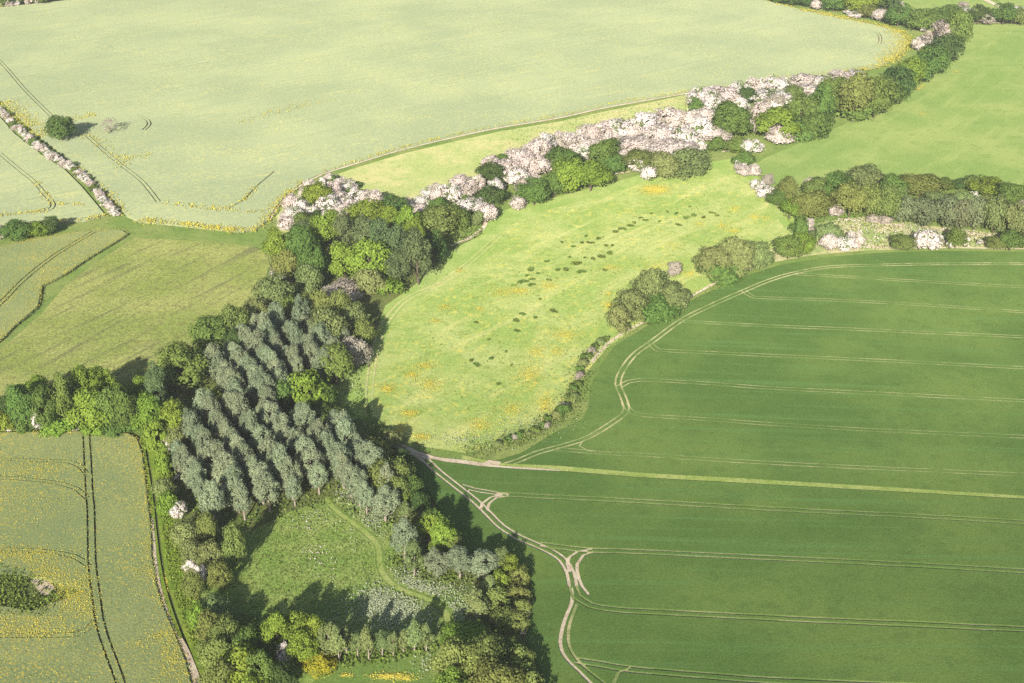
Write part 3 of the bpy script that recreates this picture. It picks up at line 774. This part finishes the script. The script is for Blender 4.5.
hs = list(along([(575, 410), (548, 426), (505, 445), (465, 452)], 5, 1600)) + list(along([(585, 372), (575, 395), (570, 412)], 4, 700)) + list(along([(600, 350), (640, 326), (690, 300), (766, 268)], 3, 900))
scatter('ditch_weeds', LEAF['rough'], hs, .45, .1, .8, .45)
hs = list(along([(592, 352), (580, 372), (574, 395), (562, 412), (540, 428), (505, 444)], 5, 1500))
scatter('ditch_scrub', LEAF['sallow'], hs, .42, .2, 1.5, .35)
tk = in_poly([(400, 330), (470, 285), (560, 240), (700, 190), (760, 200), (740, 235), (640, 275), (600, 320), (560, 370), (500, 410), (400, 410)], 900)
scatter('meadow_tussocks', LEAF['rough'], tk, .55, .05, .25, .6)
pg = in_poly([(500, 130), (690, 95), (690, 112), (620, 130), (540, 150), (500, 160)], 1500)
scatter('rough_grass', LEAF['rough'], pg, .5, .1, .4, .5)

# ------------------------------------------------------------------ rush clumps in the meadow
def rush_mesh(seed):
    P_ = []
    for b in range(7):
        c = rng.normal(0, [.5, .3], 2); n = 40
        a = rng.uniform(0, 6.28, n); q = np.sqrt(rng.uniform(0, 1, n)) * rng.uniform(.4, .7)
        P_.append(np.column_stack([c[0] + np.cos(a) * q, c[1] + np.sin(a) * q, rng.uniform(.02, .5, n)]))
    pos = np.concatenate(P_)
    v, q = leaf_quads(pos, sph(len(pos)) * .5 + np.array([0, -.2, .6]), .34)
    return mesh_np('rush_clump', v, q, [LEAF['rush']])
RUSH = [rush_mesh(i) for i in range(4)]
tufts = [(531, 270, 10), (521, 282, 10), (533, 280, 6), (530, 285, 8), (514, 286, 6), (549, 280, 6), (558, 271, 8), (566, 270, 8), (576, 264, 10), (580, 272, 10), (593, 259, 7), (601, 257, 9), (608, 254, 9), (607, 246, 6), (573, 247, 5), (581, 243, 6), (589, 243, 7), (598, 239, 7), (615, 232, 9), (622, 229, 8), (630, 226, 7),
         (635, 223, 5), (646, 221, 5), (678, 225, 7), (687, 218, 8), (695, 216, 9), (703, 218, 7), (712, 213, 6), (717, 216, 6), (477, 366, 9), (491, 359, 7), (498, 385, 7), (475, 323, 6), (516, 321, 10), (523, 315, 8), (553, 311, 8), (516, 331, 6), (536, 318, 6), (546, 262, 5), (586, 237, 5), (676, 214, 6), (690, 207, 5), (538, 274, 5), (526, 276, 4), (570, 258, 5), (584, 258, 4), (612, 246, 5), (640, 218, 4), (652, 214, 4), (668, 212, 4), (489, 340, 5), (506, 352, 4), (512, 366, 4), (540, 300, 4), (660, 222, 4), (604, 271, 6), (470, 361, 6), (562, 243, 4)]
tufts.sort()
for i, (x, y, w) in enumerate(tufts):
    X, Y = P(x, y)
    o = link('rush_clump', random.choice(RUSH), label=f'dark green rush clump, {ordinal(i)} from the left in the pale central meadow', category='grass clump', group='rush clumps in the central meadow')
    s = w / ppm(y) * .42
    o.location = (X, Y, relief(X, Y) + .02); o.scale = (s * random.uniform(.8, 1.3), s * random.uniform(.7, 1.0), max(1.1, s * .9)); o.rotation_euler = (0, 0, random.uniform(0, 6))

# ------------------------------------------------------------------ trees and bushes
exec_clusters = []
cluster('standing alone in the far rape field', 'lone trees in the far field', [('mid', 49, 117, 76, 142), ('dead', 103, 119, 121, 134)])
cluster('at the far field\'s top left edge', 'trees along the far edge', [('mid', -8, -12, 14, 7), ('dark', 12, -10, 28, 5), ('mid', 36, -10, 50, 4), ('dark', 46, -9, 62, 2), ('pink', 7, 1, 13, 7), ('white', 15, 1, 20, 6), ('pink', 25, -4, 33, 5), ('white', 32, -3, 40, 4)])
cluster('below the curving tramline at left', 'bushes at the left field corner', [('pink', -5, 227, 7, 240), ('mid', 5, 221, 32, 241), ('bright', 27, 221, 51, 238), ('dark', 44, 217, 62, 234)])
hed = smooth_line([(-6, 103), (0, 109), (15, 125), (38, 146), (62, 162), (75, 170), (88, 181), (100, 195), (110, 207), (116, 214)], 4.6)
its = []
for i, (x, y) in enumerate(hed):
    big = 70 > x > 28 or 95 < x < 113
    k = 'pink' if (i % 3 == 0) else ('white' if i % 5 else 'scrub')
    w = random.uniform(6.5, 8.5) + (1.5 if big else 0)
    its.append((k, x - w / 2 + random.uniform(-.8, .8), y - w * .42, x + w / 2, y + w * .35))
    if i % 4 == 1: its.append(('tinyscrub', x - 6, y - 1, x - 1, y + 4))
    if i % 4 == 3: its.append(('tinyscrub', x + 1, y - 5, x + 6, y))
cluster('in the blossom hedge dividing two rape fields', 'hedge between the two left rape fields', its)

cluster('in the pale thicket above the dark wood', 'blossom thicket by the pasture', [
    ('pink', 284, 196, 300, 212), ('white', 294, 200, 308, 213), ('pink', 281, 210, 294, 222), ('pink', 279, 218, 295, 230), ('white', 287, 207, 301, 223), ('pink', 304, 181, 317, 193), ('pink', 299, 189, 307, 197), ('white', 319, 179, 328, 188), ('pink', 324, 174, 337, 184), ('pink', 335, 178, 347, 188), ('white', 343, 181, 356, 193),
    ('pink', 329, 184, 340, 200), ('white', 319, 197, 337, 214), ('pink', 334, 193, 347, 206), ('white', 340, 197, 354, 210), ('white', 349, 190, 364, 204), ('pink', 361, 191, 374, 204), ('pink', 367, 191, 384, 207), ('white', 317, 210, 331, 220), ('white', 306, 205, 320, 216), ('pink', 338, 205, 352, 218), ('white', 297, 212, 308, 222),
    ('bright', 303, 185, 332, 207), ('mid', 294, 212, 314, 230), ('dark', 311, 211, 322, 223), ('scrub', 328, 177, 339, 186), ('scrub', 336, 199, 345, 207), ('scrub', 345, 188, 357, 197), ('scrub', 357, 194, 366, 201), ('scrub', 352, 181, 362, 188), ('pink', 312, 188, 322, 198), ('pink', 350, 202, 362, 212)])
cluster('in the far half of the wood', 'trees of the far wood', [
    ('dark', 380, 195, 407, 220), ('bright', 350, 201, 387, 228), ('bright', 381, 208, 404, 232), ('bright', 396, 210, 421, 240), ('poplar_dark', 334, 218, 358, 250), ('poplar_dark', 350, 218, 376, 252), ('poplar_dark', 368, 221, 394, 256), ('bright', 312, 216, 344, 246), ('bright', 264, 231, 290, 264), ('mid', 284, 227, 318, 262), ('olive', 272, 254, 300, 284),
    ('mid', 300, 243, 326, 287), ('bright', 290, 250, 312, 278), ('bright', 331, 245, 360, 281), ('bright', 350, 241, 391, 283), ('poplar_dark', 384, 231, 413, 272), ('poplar_dark', 404, 238, 433, 285), ('poplar_dark', 385, 254, 412, 285), ('dark', 422, 232, 446, 266), ('olive', 420, 209, 461, 234), ('sallow', 355, 270, 385, 297), ('twig', 321, 281, 361, 303), ('brightscrub', 376, 278, 402, 296),  # the dark tree here stands in shadow; that shade is its leaf colour
    ('tinyblossom', 389, 270, 398, 279), ('tinyblossom', 269, 267, 276, 277), ('tinyblossom', 277, 274, 287, 280), ('poplar_dark', 292, 222, 316, 240), ('bright', 405, 222, 424, 246)])
cluster('between the far wood and the poplars', 'trees between wood and plantation', [
    ('sallow', 257, 278, 297, 309), ('sallow', 246, 299, 273, 324), ('sallow', 297, 268, 321, 294), ('scrub', 280, 297, 303, 316), ('olive', 300, 290, 334, 324), ('olive', 328, 296, 356, 328), ('sallow', 344, 304, 368, 332), ('olive', 354, 321, 376, 348), ('twig', 338, 336, 373, 367), ('mid', 321, 345, 353, 386), ('sallow', 311, 312, 347, 350),
    ('brightscrub', 290, 374, 331, 412), ('mid', 312, 388, 337, 414), ('dark', 309, 405, 343, 430), ('twig', 310, 411, 328, 423), ('scrub', 268, 382, 300, 410), ('sallow', 305, 372, 325, 392)])
cluster('by the hay meadow beside the poplars', 'trees at the hay meadow edge', [('mid', 193, 318, 229, 354), ('olive', 221, 309, 250, 344), ('mid', 158, 345, 207, 392), ('dark', 225, 334, 246, 358), ('poplar_dark', 146, 369, 174, 412), ('bright', 135, 378, 156, 404), ('bright', 140, 401, 168, 442), ('bright', 160, 402, 192, 440), ('brightscrub', 145, 424, 171, 452), ('tinyblossom', 161, 439, 173, 452), ('sallow', 165, 426, 190, 450)])
cluster('in the hedgerow above the near rape field', 'hedgerow above the near rape field', [
    ('olive', -14, 394, 6, 424), ('dark', 0, 396, 20, 424), ('mid', 13, 388, 39, 430), ('bright', 29, 378, 55, 408), ('mid', 37, 390, 63, 432), ('mid', 54, 376, 82, 427), ('bright', 75, 371, 104, 412), ('bright', 94, 372, 118, 405), ('bright', 77, 396, 113, 433), ('mid', 99, 390, 127, 432), ('mid', 117, 386, 143, 433), ('bright', 111, 384, 135, 412),
    ('white', 34, 412, 46, 431), ('white', 72, 413, 82, 426), ('tinyblossom', 7, 423, 16, 432), ('tinyblossom', 16, 425, 23, 431), ('brightscrub', -5, 414, 16, 434), ('brightscrub', 44, 418, 76, 434), ('brightscrub', 80, 417, 110, 434), ('scrub', 14, 418, 36, 434), ('scrub', 108, 418, 140, 436), ('tinyblossom', 73, 424, 80, 431)])
cluster('on the verge left of the poplars', 'bushes along the left verge', [('brightscrub', 157, 449, 173, 476), ('sallow', 154, 478, 177, 501), ('brightscrub', 159, 496, 179, 516), ('white', 172, 503, 186, 518), ('sallow', 174, 522, 201, 548), ('sallow', 182, 542, 206, 570), ('sallow', 200, 543, 224, 572), ('white', 186, 562, 198, 575), ('white', 195, 565, 206, 577), ('white', 202, 569, 212, 582),
    ('olive', 209, 563, 232, 592), ('olive', 184, 573, 207, 603), ('olive', 226, 520, 248, 572), ('olive', 197, 516, 221, 544), ('tinyblossom', 175, 474, 181, 481)])
cluster('in the lower left corner of the wood', 'trees at the near left of the wood', [('sallow', 197, 597, 235, 627), ('olive', 195, 611, 226, 646), ('olive', 214, 617, 246, 652), ('mid', 235, 629, 266, 664), ('olive', 199, 638, 236, 674), ('bright', 225, 648, 263, 690), ('mid', 250, 656, 277, 694), ('olive', 205, 666, 237, 704), ('bright', 240, 676, 269, 709), ('bright', 264, 615, 291, 655), ('lime', 284, 611, 310, 648), ('bright', 291, 633, 320, 668), ('bright', 304, 617, 324, 652),
    ('white', 279, 646, 291, 667), ('tinyblossom', 262, 637, 269, 646), ('yellow', 300, 650, 336, 675), ('tinyblossom', 202, 634, 213, 641), ('brightscrub', 190, 608, 206, 632), ('dark', 268, 664, 296, 694)])
cluster('in the row along the lower lawn', 'young trees above the lower lawn', [('sapling', 320, 622, 339, 664), ('sapling', 331, 632, 348, 665), ('sapling', 340, 624, 353, 662), ('sapling', 351, 631, 365, 661), ('sapling', 361, 632, 377, 661), ('sapling', 376, 633, 389, 659), ('sapling', 387, 634, 400, 657), ('sapling', 396, 633, 411, 655), ('sapling', 404, 625, 425, 654), ('sapling', 419, 629, 434, 652)])
cluster('at the wood\'s near right corner', 'trees at the near right of the wood', [('sapling', 466, 588, 489, 622), ('olivebush', 487, 584, 510, 610), ('olivebush', 503, 610, 528, 630), ('olivebush', 489, 605, 513, 630), ('lime', 490, 568, 510, 594), ('lime', 446, 621, 485, 652), ('olive', 434, 636, 476, 690), ('olive', 463, 632, 512, 682), ('olivebush', 492, 636, 518, 662), ('olivebush', 506, 648, 533, 678), ('olivebush', 496, 660, 524, 690), ('olive', 470, 658, 521, 712), ('olivebush', 514, 670, 543, 704), ('olivebush', 520, 688, 552, 720), ('lime', 436, 668, 480, 716),
    ('tinyblossom', 464, 632, 476, 645), ('tinyblossom', 469, 655, 476, 664), ('lime', 499, 552, 520, 580), ('olivebush', 510, 566, 529, 588), ('olivebush', 504, 582, 531, 603), ('olivebush', 514, 597, 531, 616), ('sapling', 480, 573, 498, 598)], .82)
cluster('in the line above the clearing', 'poplars above the clearing', [('poplar', 392, 517, 419, 563), ('sapling', 403, 543, 426, 578), ('poplar', 424, 546, 451, 579), ('poplar', 446, 543, 474, 580), ('poplar', 469, 547, 499, 581), ('sapling', 493, 548, 514, 574), ('lime', 420, 502, 438, 552), ('lime', 432, 512, 455, 560)], .85)
cluster('along the wood edge facing the wheat', 'trees on the wood edge by the wheat', [('olive', 328, 424, 351, 444), ('olive', 347, 429, 370, 453), ('olive', 360, 436, 391, 470), ('olive', 384, 452, 413, 494), ('olive', 368, 456, 402, 500), ('poplar', 372, 482, 399, 522), ('lime', 399, 489, 416, 512), ('sapling', 398, 500, 415, 524), ('scrub', 372, 428, 394, 444), ('dark', 394, 447, 414, 470), ('mid', 402, 470, 424, 502), ('olive', 384, 472, 410, 510), ('dark', 410, 488, 430, 516), ('sallow', 378, 428, 402, 452), ('mid', 420, 505, 442, 538), ('olive', 440, 528, 462, 556)], .8)  # dark ones are shadowed trees, their shade put into the leaf colour
cluster('in the blossom belt below the pasture', 'blossom belt by the pasture', [
    ('pink', 403, 198, 412, 207), ('white', 415, 196, 430, 207), ('pink', 405, 204, 426, 215), ('white', 422, 186, 438, 201), ('pink', 431, 186, 446, 203), ('white', 442, 184, 458, 204), ('pink', 450, 175, 471, 191), ('pink', 454, 184, 476, 199), ('white', 458, 197, 482, 215), ('pink', 471, 177, 485, 194), ('pink', 484, 157, 498, 171), ('white', 487, 179, 504, 195), ('pink', 479, 206, 495, 223), ('pink', 510, 197, 526, 209),
    ('pink', 496, 162, 521, 180), ('pink', 507, 150, 531, 167), ('white', 505, 168, 526, 186), ('pink', 519, 157, 541, 177), ('twig', 514, 179, 531, 196), ('pink', 524, 144, 543, 157),
    ('scrub', 430, 198, 446, 211), ('mid', 494, 155, 509, 168), ('dark', 477, 164, 504, 184), ('dark', 475, 188, 506, 206), ('scrub', 445, 208, 470, 230), ('scrub', 458, 194, 472, 203), ('mid', 520, 179, 548, 206), ('sallow', 471, 212, 485, 226), ('scrub', 428, 212, 446, 226)])
cluster('in the blossom belt above the meadow', 'blossom belt by the meadow', [
    ('pink', 527, 141, 549, 160), ('white', 536, 136, 556, 153), ('pink', 554, 132, 570, 147), ('white', 566, 132, 577, 142), ('pink', 577, 127, 596, 143), ('pink', 592, 123, 613, 143), ('white', 607, 119, 633, 141), ('pink', 603, 134, 619, 147), ('pink', 616, 124, 641, 141), ('white', 631, 115, 661, 139), ('pink', 654, 109, 681, 132), ('white', 574, 146, 592, 160), ('pink', 565, 137, 587, 152), ('pink', 585, 139, 602, 152), ('pink', 611, 139, 641, 157),
    ('pink', 627, 137, 656, 153), ('pink', 644, 127, 673, 147), ('white', 664, 129, 691, 147), ('pink', 654, 142, 691, 158), ('pink', 527, 157, 551, 176), ('pink', 529, 177, 541, 191), ('white', 627, 158, 643, 172), ('white', 641, 166, 656, 181),
    ('mid', 547, 149, 579, 175), ('bright', 551, 161, 585, 194), ('bright', 574, 162, 607, 192), ('mid', 589, 139, 620, 167), ('mid', 544, 173, 566, 197), ('brightscrub', 639, 135, 655, 146), ('olive', 624, 151, 653, 172), ('sallow', 649, 152, 679, 179), ('sallow', 671, 151, 705, 177), ('pink', 600, 146, 622, 160), ('scrub', 600, 158, 628, 172)])
cluster('in the blossom thicket where hedges meet', 'blossom thicket where the hedges meet', [
    ('white', 687, 89, 713, 108), ('white', 703, 95, 721, 117), ('pink', 709, 87, 736, 104), ('white', 729, 84, 749, 101), ('pink', 744, 79, 767, 96), ('white', 764, 77, 791, 93), ('pink', 789, 75, 811, 91), ('white', 805, 75, 832, 89), ('white', 755, 91, 791, 108), ('white', 734, 99, 748, 112), ('pink', 747, 105, 767, 133), ('twig', 764, 95, 786, 113), ('pink', 789, 87, 821, 99), ('pink', 695, 109, 713, 126), ('pink', 679, 114, 701, 136), ('white', 689, 119, 713, 141),
    ('pink', 700, 127, 728, 142), ('white', 692, 139, 704, 153), ('white', 739, 140, 759, 154), ('pink', 767, 129, 789, 144), ('pink', 832, 72, 850, 80), ('white', 848, 71, 865, 77), ('pink', 714, 102, 727, 116), ('pink', 725, 95, 740, 106), ('tinyblossom', 796, 126, 803, 135), ('tinyblossom', 735, 160, 745, 169), ('pink', 735, 165, 750, 176),
    ('mid', 712, 102, 750, 139), ('dark', 735, 89, 756, 105), ('scrub', 688, 101, 704, 117), ('scrub', 724, 139, 746, 153), ('scrub', 706, 139, 724, 151), ('scrub', 732, 153, 752, 166)])
cluster('in the hedgerow curving to the top right', 'hedgerow by the right-hand meadow', [
    ('bright', 757, 111, 796, 142), ('mid', 784, 96, 816, 132), ('mid', 804, 89, 834, 130), ('scrub', 784, 124, 813, 142), ('olive', 783, 87, 804, 104), ('mid', 817, 76, 846, 114), ('olive', 837, 79, 867, 122), ('mid', 857, 77, 890, 118), ('bright', 843, 78, 864, 104), ('dark', 877, 68, 912, 103), ('bright', 893, 61, 923, 92), ('mid', 904, 54, 936, 84), ('mid', 919, 49, 947, 77), ('dark', 929, 39, 959, 64), ('twig', 924, 22, 956, 50), ('mid', 943, 14, 967, 52), ('scrub', 795, 114, 831, 138), ('scrub', 830, 100, 870, 119),
    ('white', 917, 36, 930, 46), ('pink', 913, 41, 923, 51), ('lime', 922, 43, 937, 60), ('mid', 868, 84, 900, 110), ('tinyblossom', 884, 92, 891, 98)])
cluster('in the tree line beyond the far rape field', 'tree line beyond the far rape field', [
    ('mid', 768, -8, 786, 3), ('dark', 784, -6, 802, 6), ('dark', 798, -5, 814, 7), ('mid', 819, -6, 847, 12), ('bright', 844, -5, 876, 15), ('olive', 857, 5, 874, 19), ('dark', 868, -7, 902, 8), ('mid', 884, 7, 911, 27), ('mid', 907, 10, 936, 31), ('mid', 929, 9, 952, 27), ('mid', 938, 8, 961, 26), ('pink', 811, 1, 821, 10), ('white', 844, 8, 854, 15), ('white', 850, 11, 862, 18), ('pink', 871, 10, 886, 21), ('white', 891, 2, 903, 11), ('tinyblossom', 919, 24, 927, 32),
    ('twig', 956, 2, 969, 12), ('white', 957, 8, 974, 18), ('dark', 967, 7, 988, 24), ('twig', 979, 12, 994, 25), ('mid', 991, 6, 1014, 25), ('white', 1010, 6, 1027, 16), ('olive', 1009, 9, 1031, 25)])
cluster('in the copse on the right above wheat', 'copse at the right above the wheat', [
    ('pink', 749, 164, 759, 176), ('white', 752, 178, 764, 191), ('white', 758, 184, 774, 199), ('twig', 761, 172, 774, 186), ('olive', 776, 177, 799, 205), ('lime', 779, 192, 799, 220), ('olive', 796, 186, 826, 222), ('olive', 804, 174, 833, 202), ('mid', 819, 169, 851, 203), ('olive', 834, 178, 863, 217), ('olive', 854, 178, 881, 218), ('sallow', 849, 164, 882, 188), ('olive', 869, 183, 898, 222), ('mid', 879, 171, 902, 202), ('twig', 803, 175, 816, 188),
    ('pink', 831, 202, 842, 216), ('tinyblossom', 834, 194, 840, 201), ('mid', 767, 188, 786, 207),
    ('olive', 902, 171, 936, 197), ('dark', 895, 175, 905, 184), ('mid', 932, 175, 953, 191), ('dark', 950, 177, 966, 190), ('olive', 962, 173, 979, 191), ('lime', 970, 176, 1003, 197), ('mid', 998, 177, 1023, 205), ('lime', 1003, 192, 1019, 203),
    ('greywillow', 892, 193, 916, 224), ('greywillow', 909, 192, 934, 227), ('greywillow', 929, 189, 956, 228), ('greywillow', 944, 193, 971, 230), ('greywillow', 961, 193, 986, 230), ('sallow', 979, 194, 1006, 234), ('twig', 992, 198, 1012, 224), ('sallow', 999, 199, 1027, 237), ('twig', 1012, 196, 1034, 226), ('sallow', 924, 190, 950, 208), ('sallow', 950, 190, 977, 210), ('sallow', 892, 179, 907, 202), ('tinyblossom', 969, 190, 978, 198), ('mid', 1018, 186, 1036, 206)], .84)
cluster('between the right copse and wheat field', 'bushes along the far wheat edge', [
    ('pink', 802, 219, 813, 229), ('pink', 807, 229, 814, 237), ('pink', 820, 236, 836, 251), ('white', 837, 237, 852, 252), ('pink', 847, 232, 860, 248), ('sallow', 811, 222, 843, 245), ('mid', 774, 236, 801, 260), ('lime', 791, 232, 813, 257), ('scrub', 789, 220, 809, 241), ('sallow', 697, 249, 730, 282), ('sallow', 715, 242, 750, 279), ('sallow', 737, 243, 767, 272), ('sallow', 606, 308, 630, 333), ('sallow', 616, 291, 647, 321), ('sallow', 633, 273, 662, 309),
    ('sallow', 651, 284, 690, 311), ('twig', 667, 262, 681, 277), ('scrub', 636, 300, 678, 320), ('scrub', 700, 266, 740, 282), ('white', 911, 232, 926, 250), ('white', 922, 232, 939, 250), ('tinyblossom', 960, 237, 969, 247), ('tinyblossom', 976, 240, 982, 245), ('tinyblossom', 946, 241, 952, 249), ('mid', 946, 230, 964, 249), ('olive', 888, 236, 913, 249), ('olive', 984, 237, 1004, 250), ('mid', 999, 230, 1019, 251), ('scrub', 1018, 235, 1040, 251), ('twig', 866, 214, 880, 223), ('twig', 878, 215, 893, 224)])
hedgelets = []
for i, (x, y) in enumerate(smooth_line([(604, 338), (592, 350), (582, 364), (576, 384), (571, 400), (558, 414), (540, 427), (520, 436), (498, 444)], 5.5)):
    w = random.uniform(5, 10) + (3 if 380 < y < 425 else 0)
    jx, jy = random.uniform(-3, 3), random.uniform(-2, 2)
    hedgelets.append((['tinyscrub', 'sallow', 'tinyscrub', 'twig', 'scrub'][i % 5], x - w / 2 + jx, y - w * .45 + jy, x + w / 2 + jx, y + w * .35 + jy))
cluster('along the ditch between meadow and wheat', 'bushes along the meadow ditch', hedgelets)

# --- plantation rows
pop_areas = [('far', [(205, 402), (232, 352), (262, 337), (310, 330), (350, 352), (342, 372), (318, 396), (300, 385), (290, 420), (255, 418), (212, 408)]),
             ('near', [(172, 478), (190, 430), (212, 420), (255, 424), (300, 432), (345, 450), (382, 478), (398, 505), (372, 520), (336, 500), (306, 502), (280, 513), (256, 519), (232, 526), (205, 540), (180, 520)])]
rd = np.array([math.sin(R(30)), -math.cos(R(30))]); rp = np.array([math.cos(R(30)), math.sin(R(30))])
for nm, poly in pop_areas:
    wpoly = W(poly)
    a = np.array(wpoly); us = a @ rp; vs = a @ rd
    rows = []
    for iu, u in enumerate(np.arange(us.min(), us.max(), 7.9)):
        row = []
        for v in np.arange(vs.min() - (iu % 2) * 2.0, vs.max(), 4.7):
            q = rp * (u + random.uniform(-.45, .45)) + rd * (v + random.uniform(-1.2, 1.2))
            if inside(wpoly, *q) and random.random() > .07: row.append((v, q))
        if row: rows.append(row)
    for i, row in enumerate(rows):
        row.sort(key=lambda t: -t[0])
        for j, (v, q) in enumerate(row):
            end = 'nearest tree' if j == 0 else ordinal(j) + ' from the near end'
            s = random.uniform(.78, 1.15)
            plant('poplar', q[0], q[1], 6.9 * s * random.uniform(.92, 1.1), 13.0 * s, f'grey-green poplar, {end}, {ordinal(i)} row from the left, {nm} plantation block', 'poplars planted in rows')

# ------------------------------------------------------------------ light
SUN_EL, SUN_AZ = R(23.6), R(10.5)            # light travels forward and a little to the right
d = Vector((math.sin(SUN_AZ) * math.cos(SUN_EL), math.cos(SUN_AZ) * math.cos(SUN_EL), -math.sin(SUN_EL)))
sl = bpy.data.lights.new('sun', 'SUN')
sl.energy = 5.0; sl.angle = R(.53); sl.color = (1.0, .945, .87)
so = bpy.data.objects.new('sun', sl); C.objects.link(so)
so.rotation_euler = d.to_track_quat('-Z', 'Y').to_euler()
w = bpy.data.worlds.new('World'); S.world = w; w.use_nodes = True
nt = w.node_tree; nt.nodes.clear()
sky = nt.nodes.new('ShaderNodeTexSky'); sky.sky_type = 'NISHITA'; sky.sun_disc = False
sky.sun_elevation = SUN_EL
sky.sun_rotation = R(180) + SUN_AZ
bg = nt.nodes.new('ShaderNodeBackground'); bg.inputs[1].default_value = .095
ow = nt.nodes.new('ShaderNodeOutputWorld')
nt.links.new(sky.outputs[0], bg.inputs[0]); nt.links.new(bg.outputs[0], ow.inputs[0])

# haze: one even box of air
def haze(dens):
    x0, x1, y0, y1, z0, z1 = -3100, 3100, -1600, 4600, -6, 221
    V = [(x, y, z) for z in (z0, z1) for y in (y0, y1) for x in (x0, x1)]
    Q = [(0, 2, 3, 1), (4, 5, 7, 6), (0, 1, 5, 4), (2, 6, 7, 3), (0, 4, 6, 2), (1, 3, 7, 5)]
    m, nt = new_mat('haze_air')
    g = G(nt)
    pv = g.n('ShaderNodeVolumePrincipled')
    pv.inputs['Color'].default_value = (.95, .96, .97, 1)
    pv.inputs['Density'].default_value = dens
    pv.inputs['Anisotropy'].default_value = 0.0
    o = g.n('ShaderNodeOutputMaterial'); g.l(pv.outputs[0], o.inputs['Volume'])
    link('haze', mesh_np('haze', V, Q, [m]), kind='stuff')
HAZE = .00008
if HAZE: haze(HAZE)

S.render.engine = 'CYCLES'
S.cycles.max_bounces = 5
S.cycles.diffuse_bounces = 2
S.cycles.glossy_bounces = 1
S.cycles.transmission_bounces = 2
S.cycles.volume_bounces = 0
S.cycles.transparent_max_bounces = 4
S.cycles.use_denoising = False
S.cycles.denoiser = 'OPENIMAGEDENOISE'
S.cycles.denoising_input_passes = 'RGB_ALBEDO_NORMAL'
S.cycles.denoising_prefilter = 'ACCURATE'
S.view_settings.view_transform = 'Standard'
S.view_settings.look = 'None'
S.view_settings.gamma = 1.0
S.view_settings.use_curve_mapping = False
S.view_settings.exposure = .62
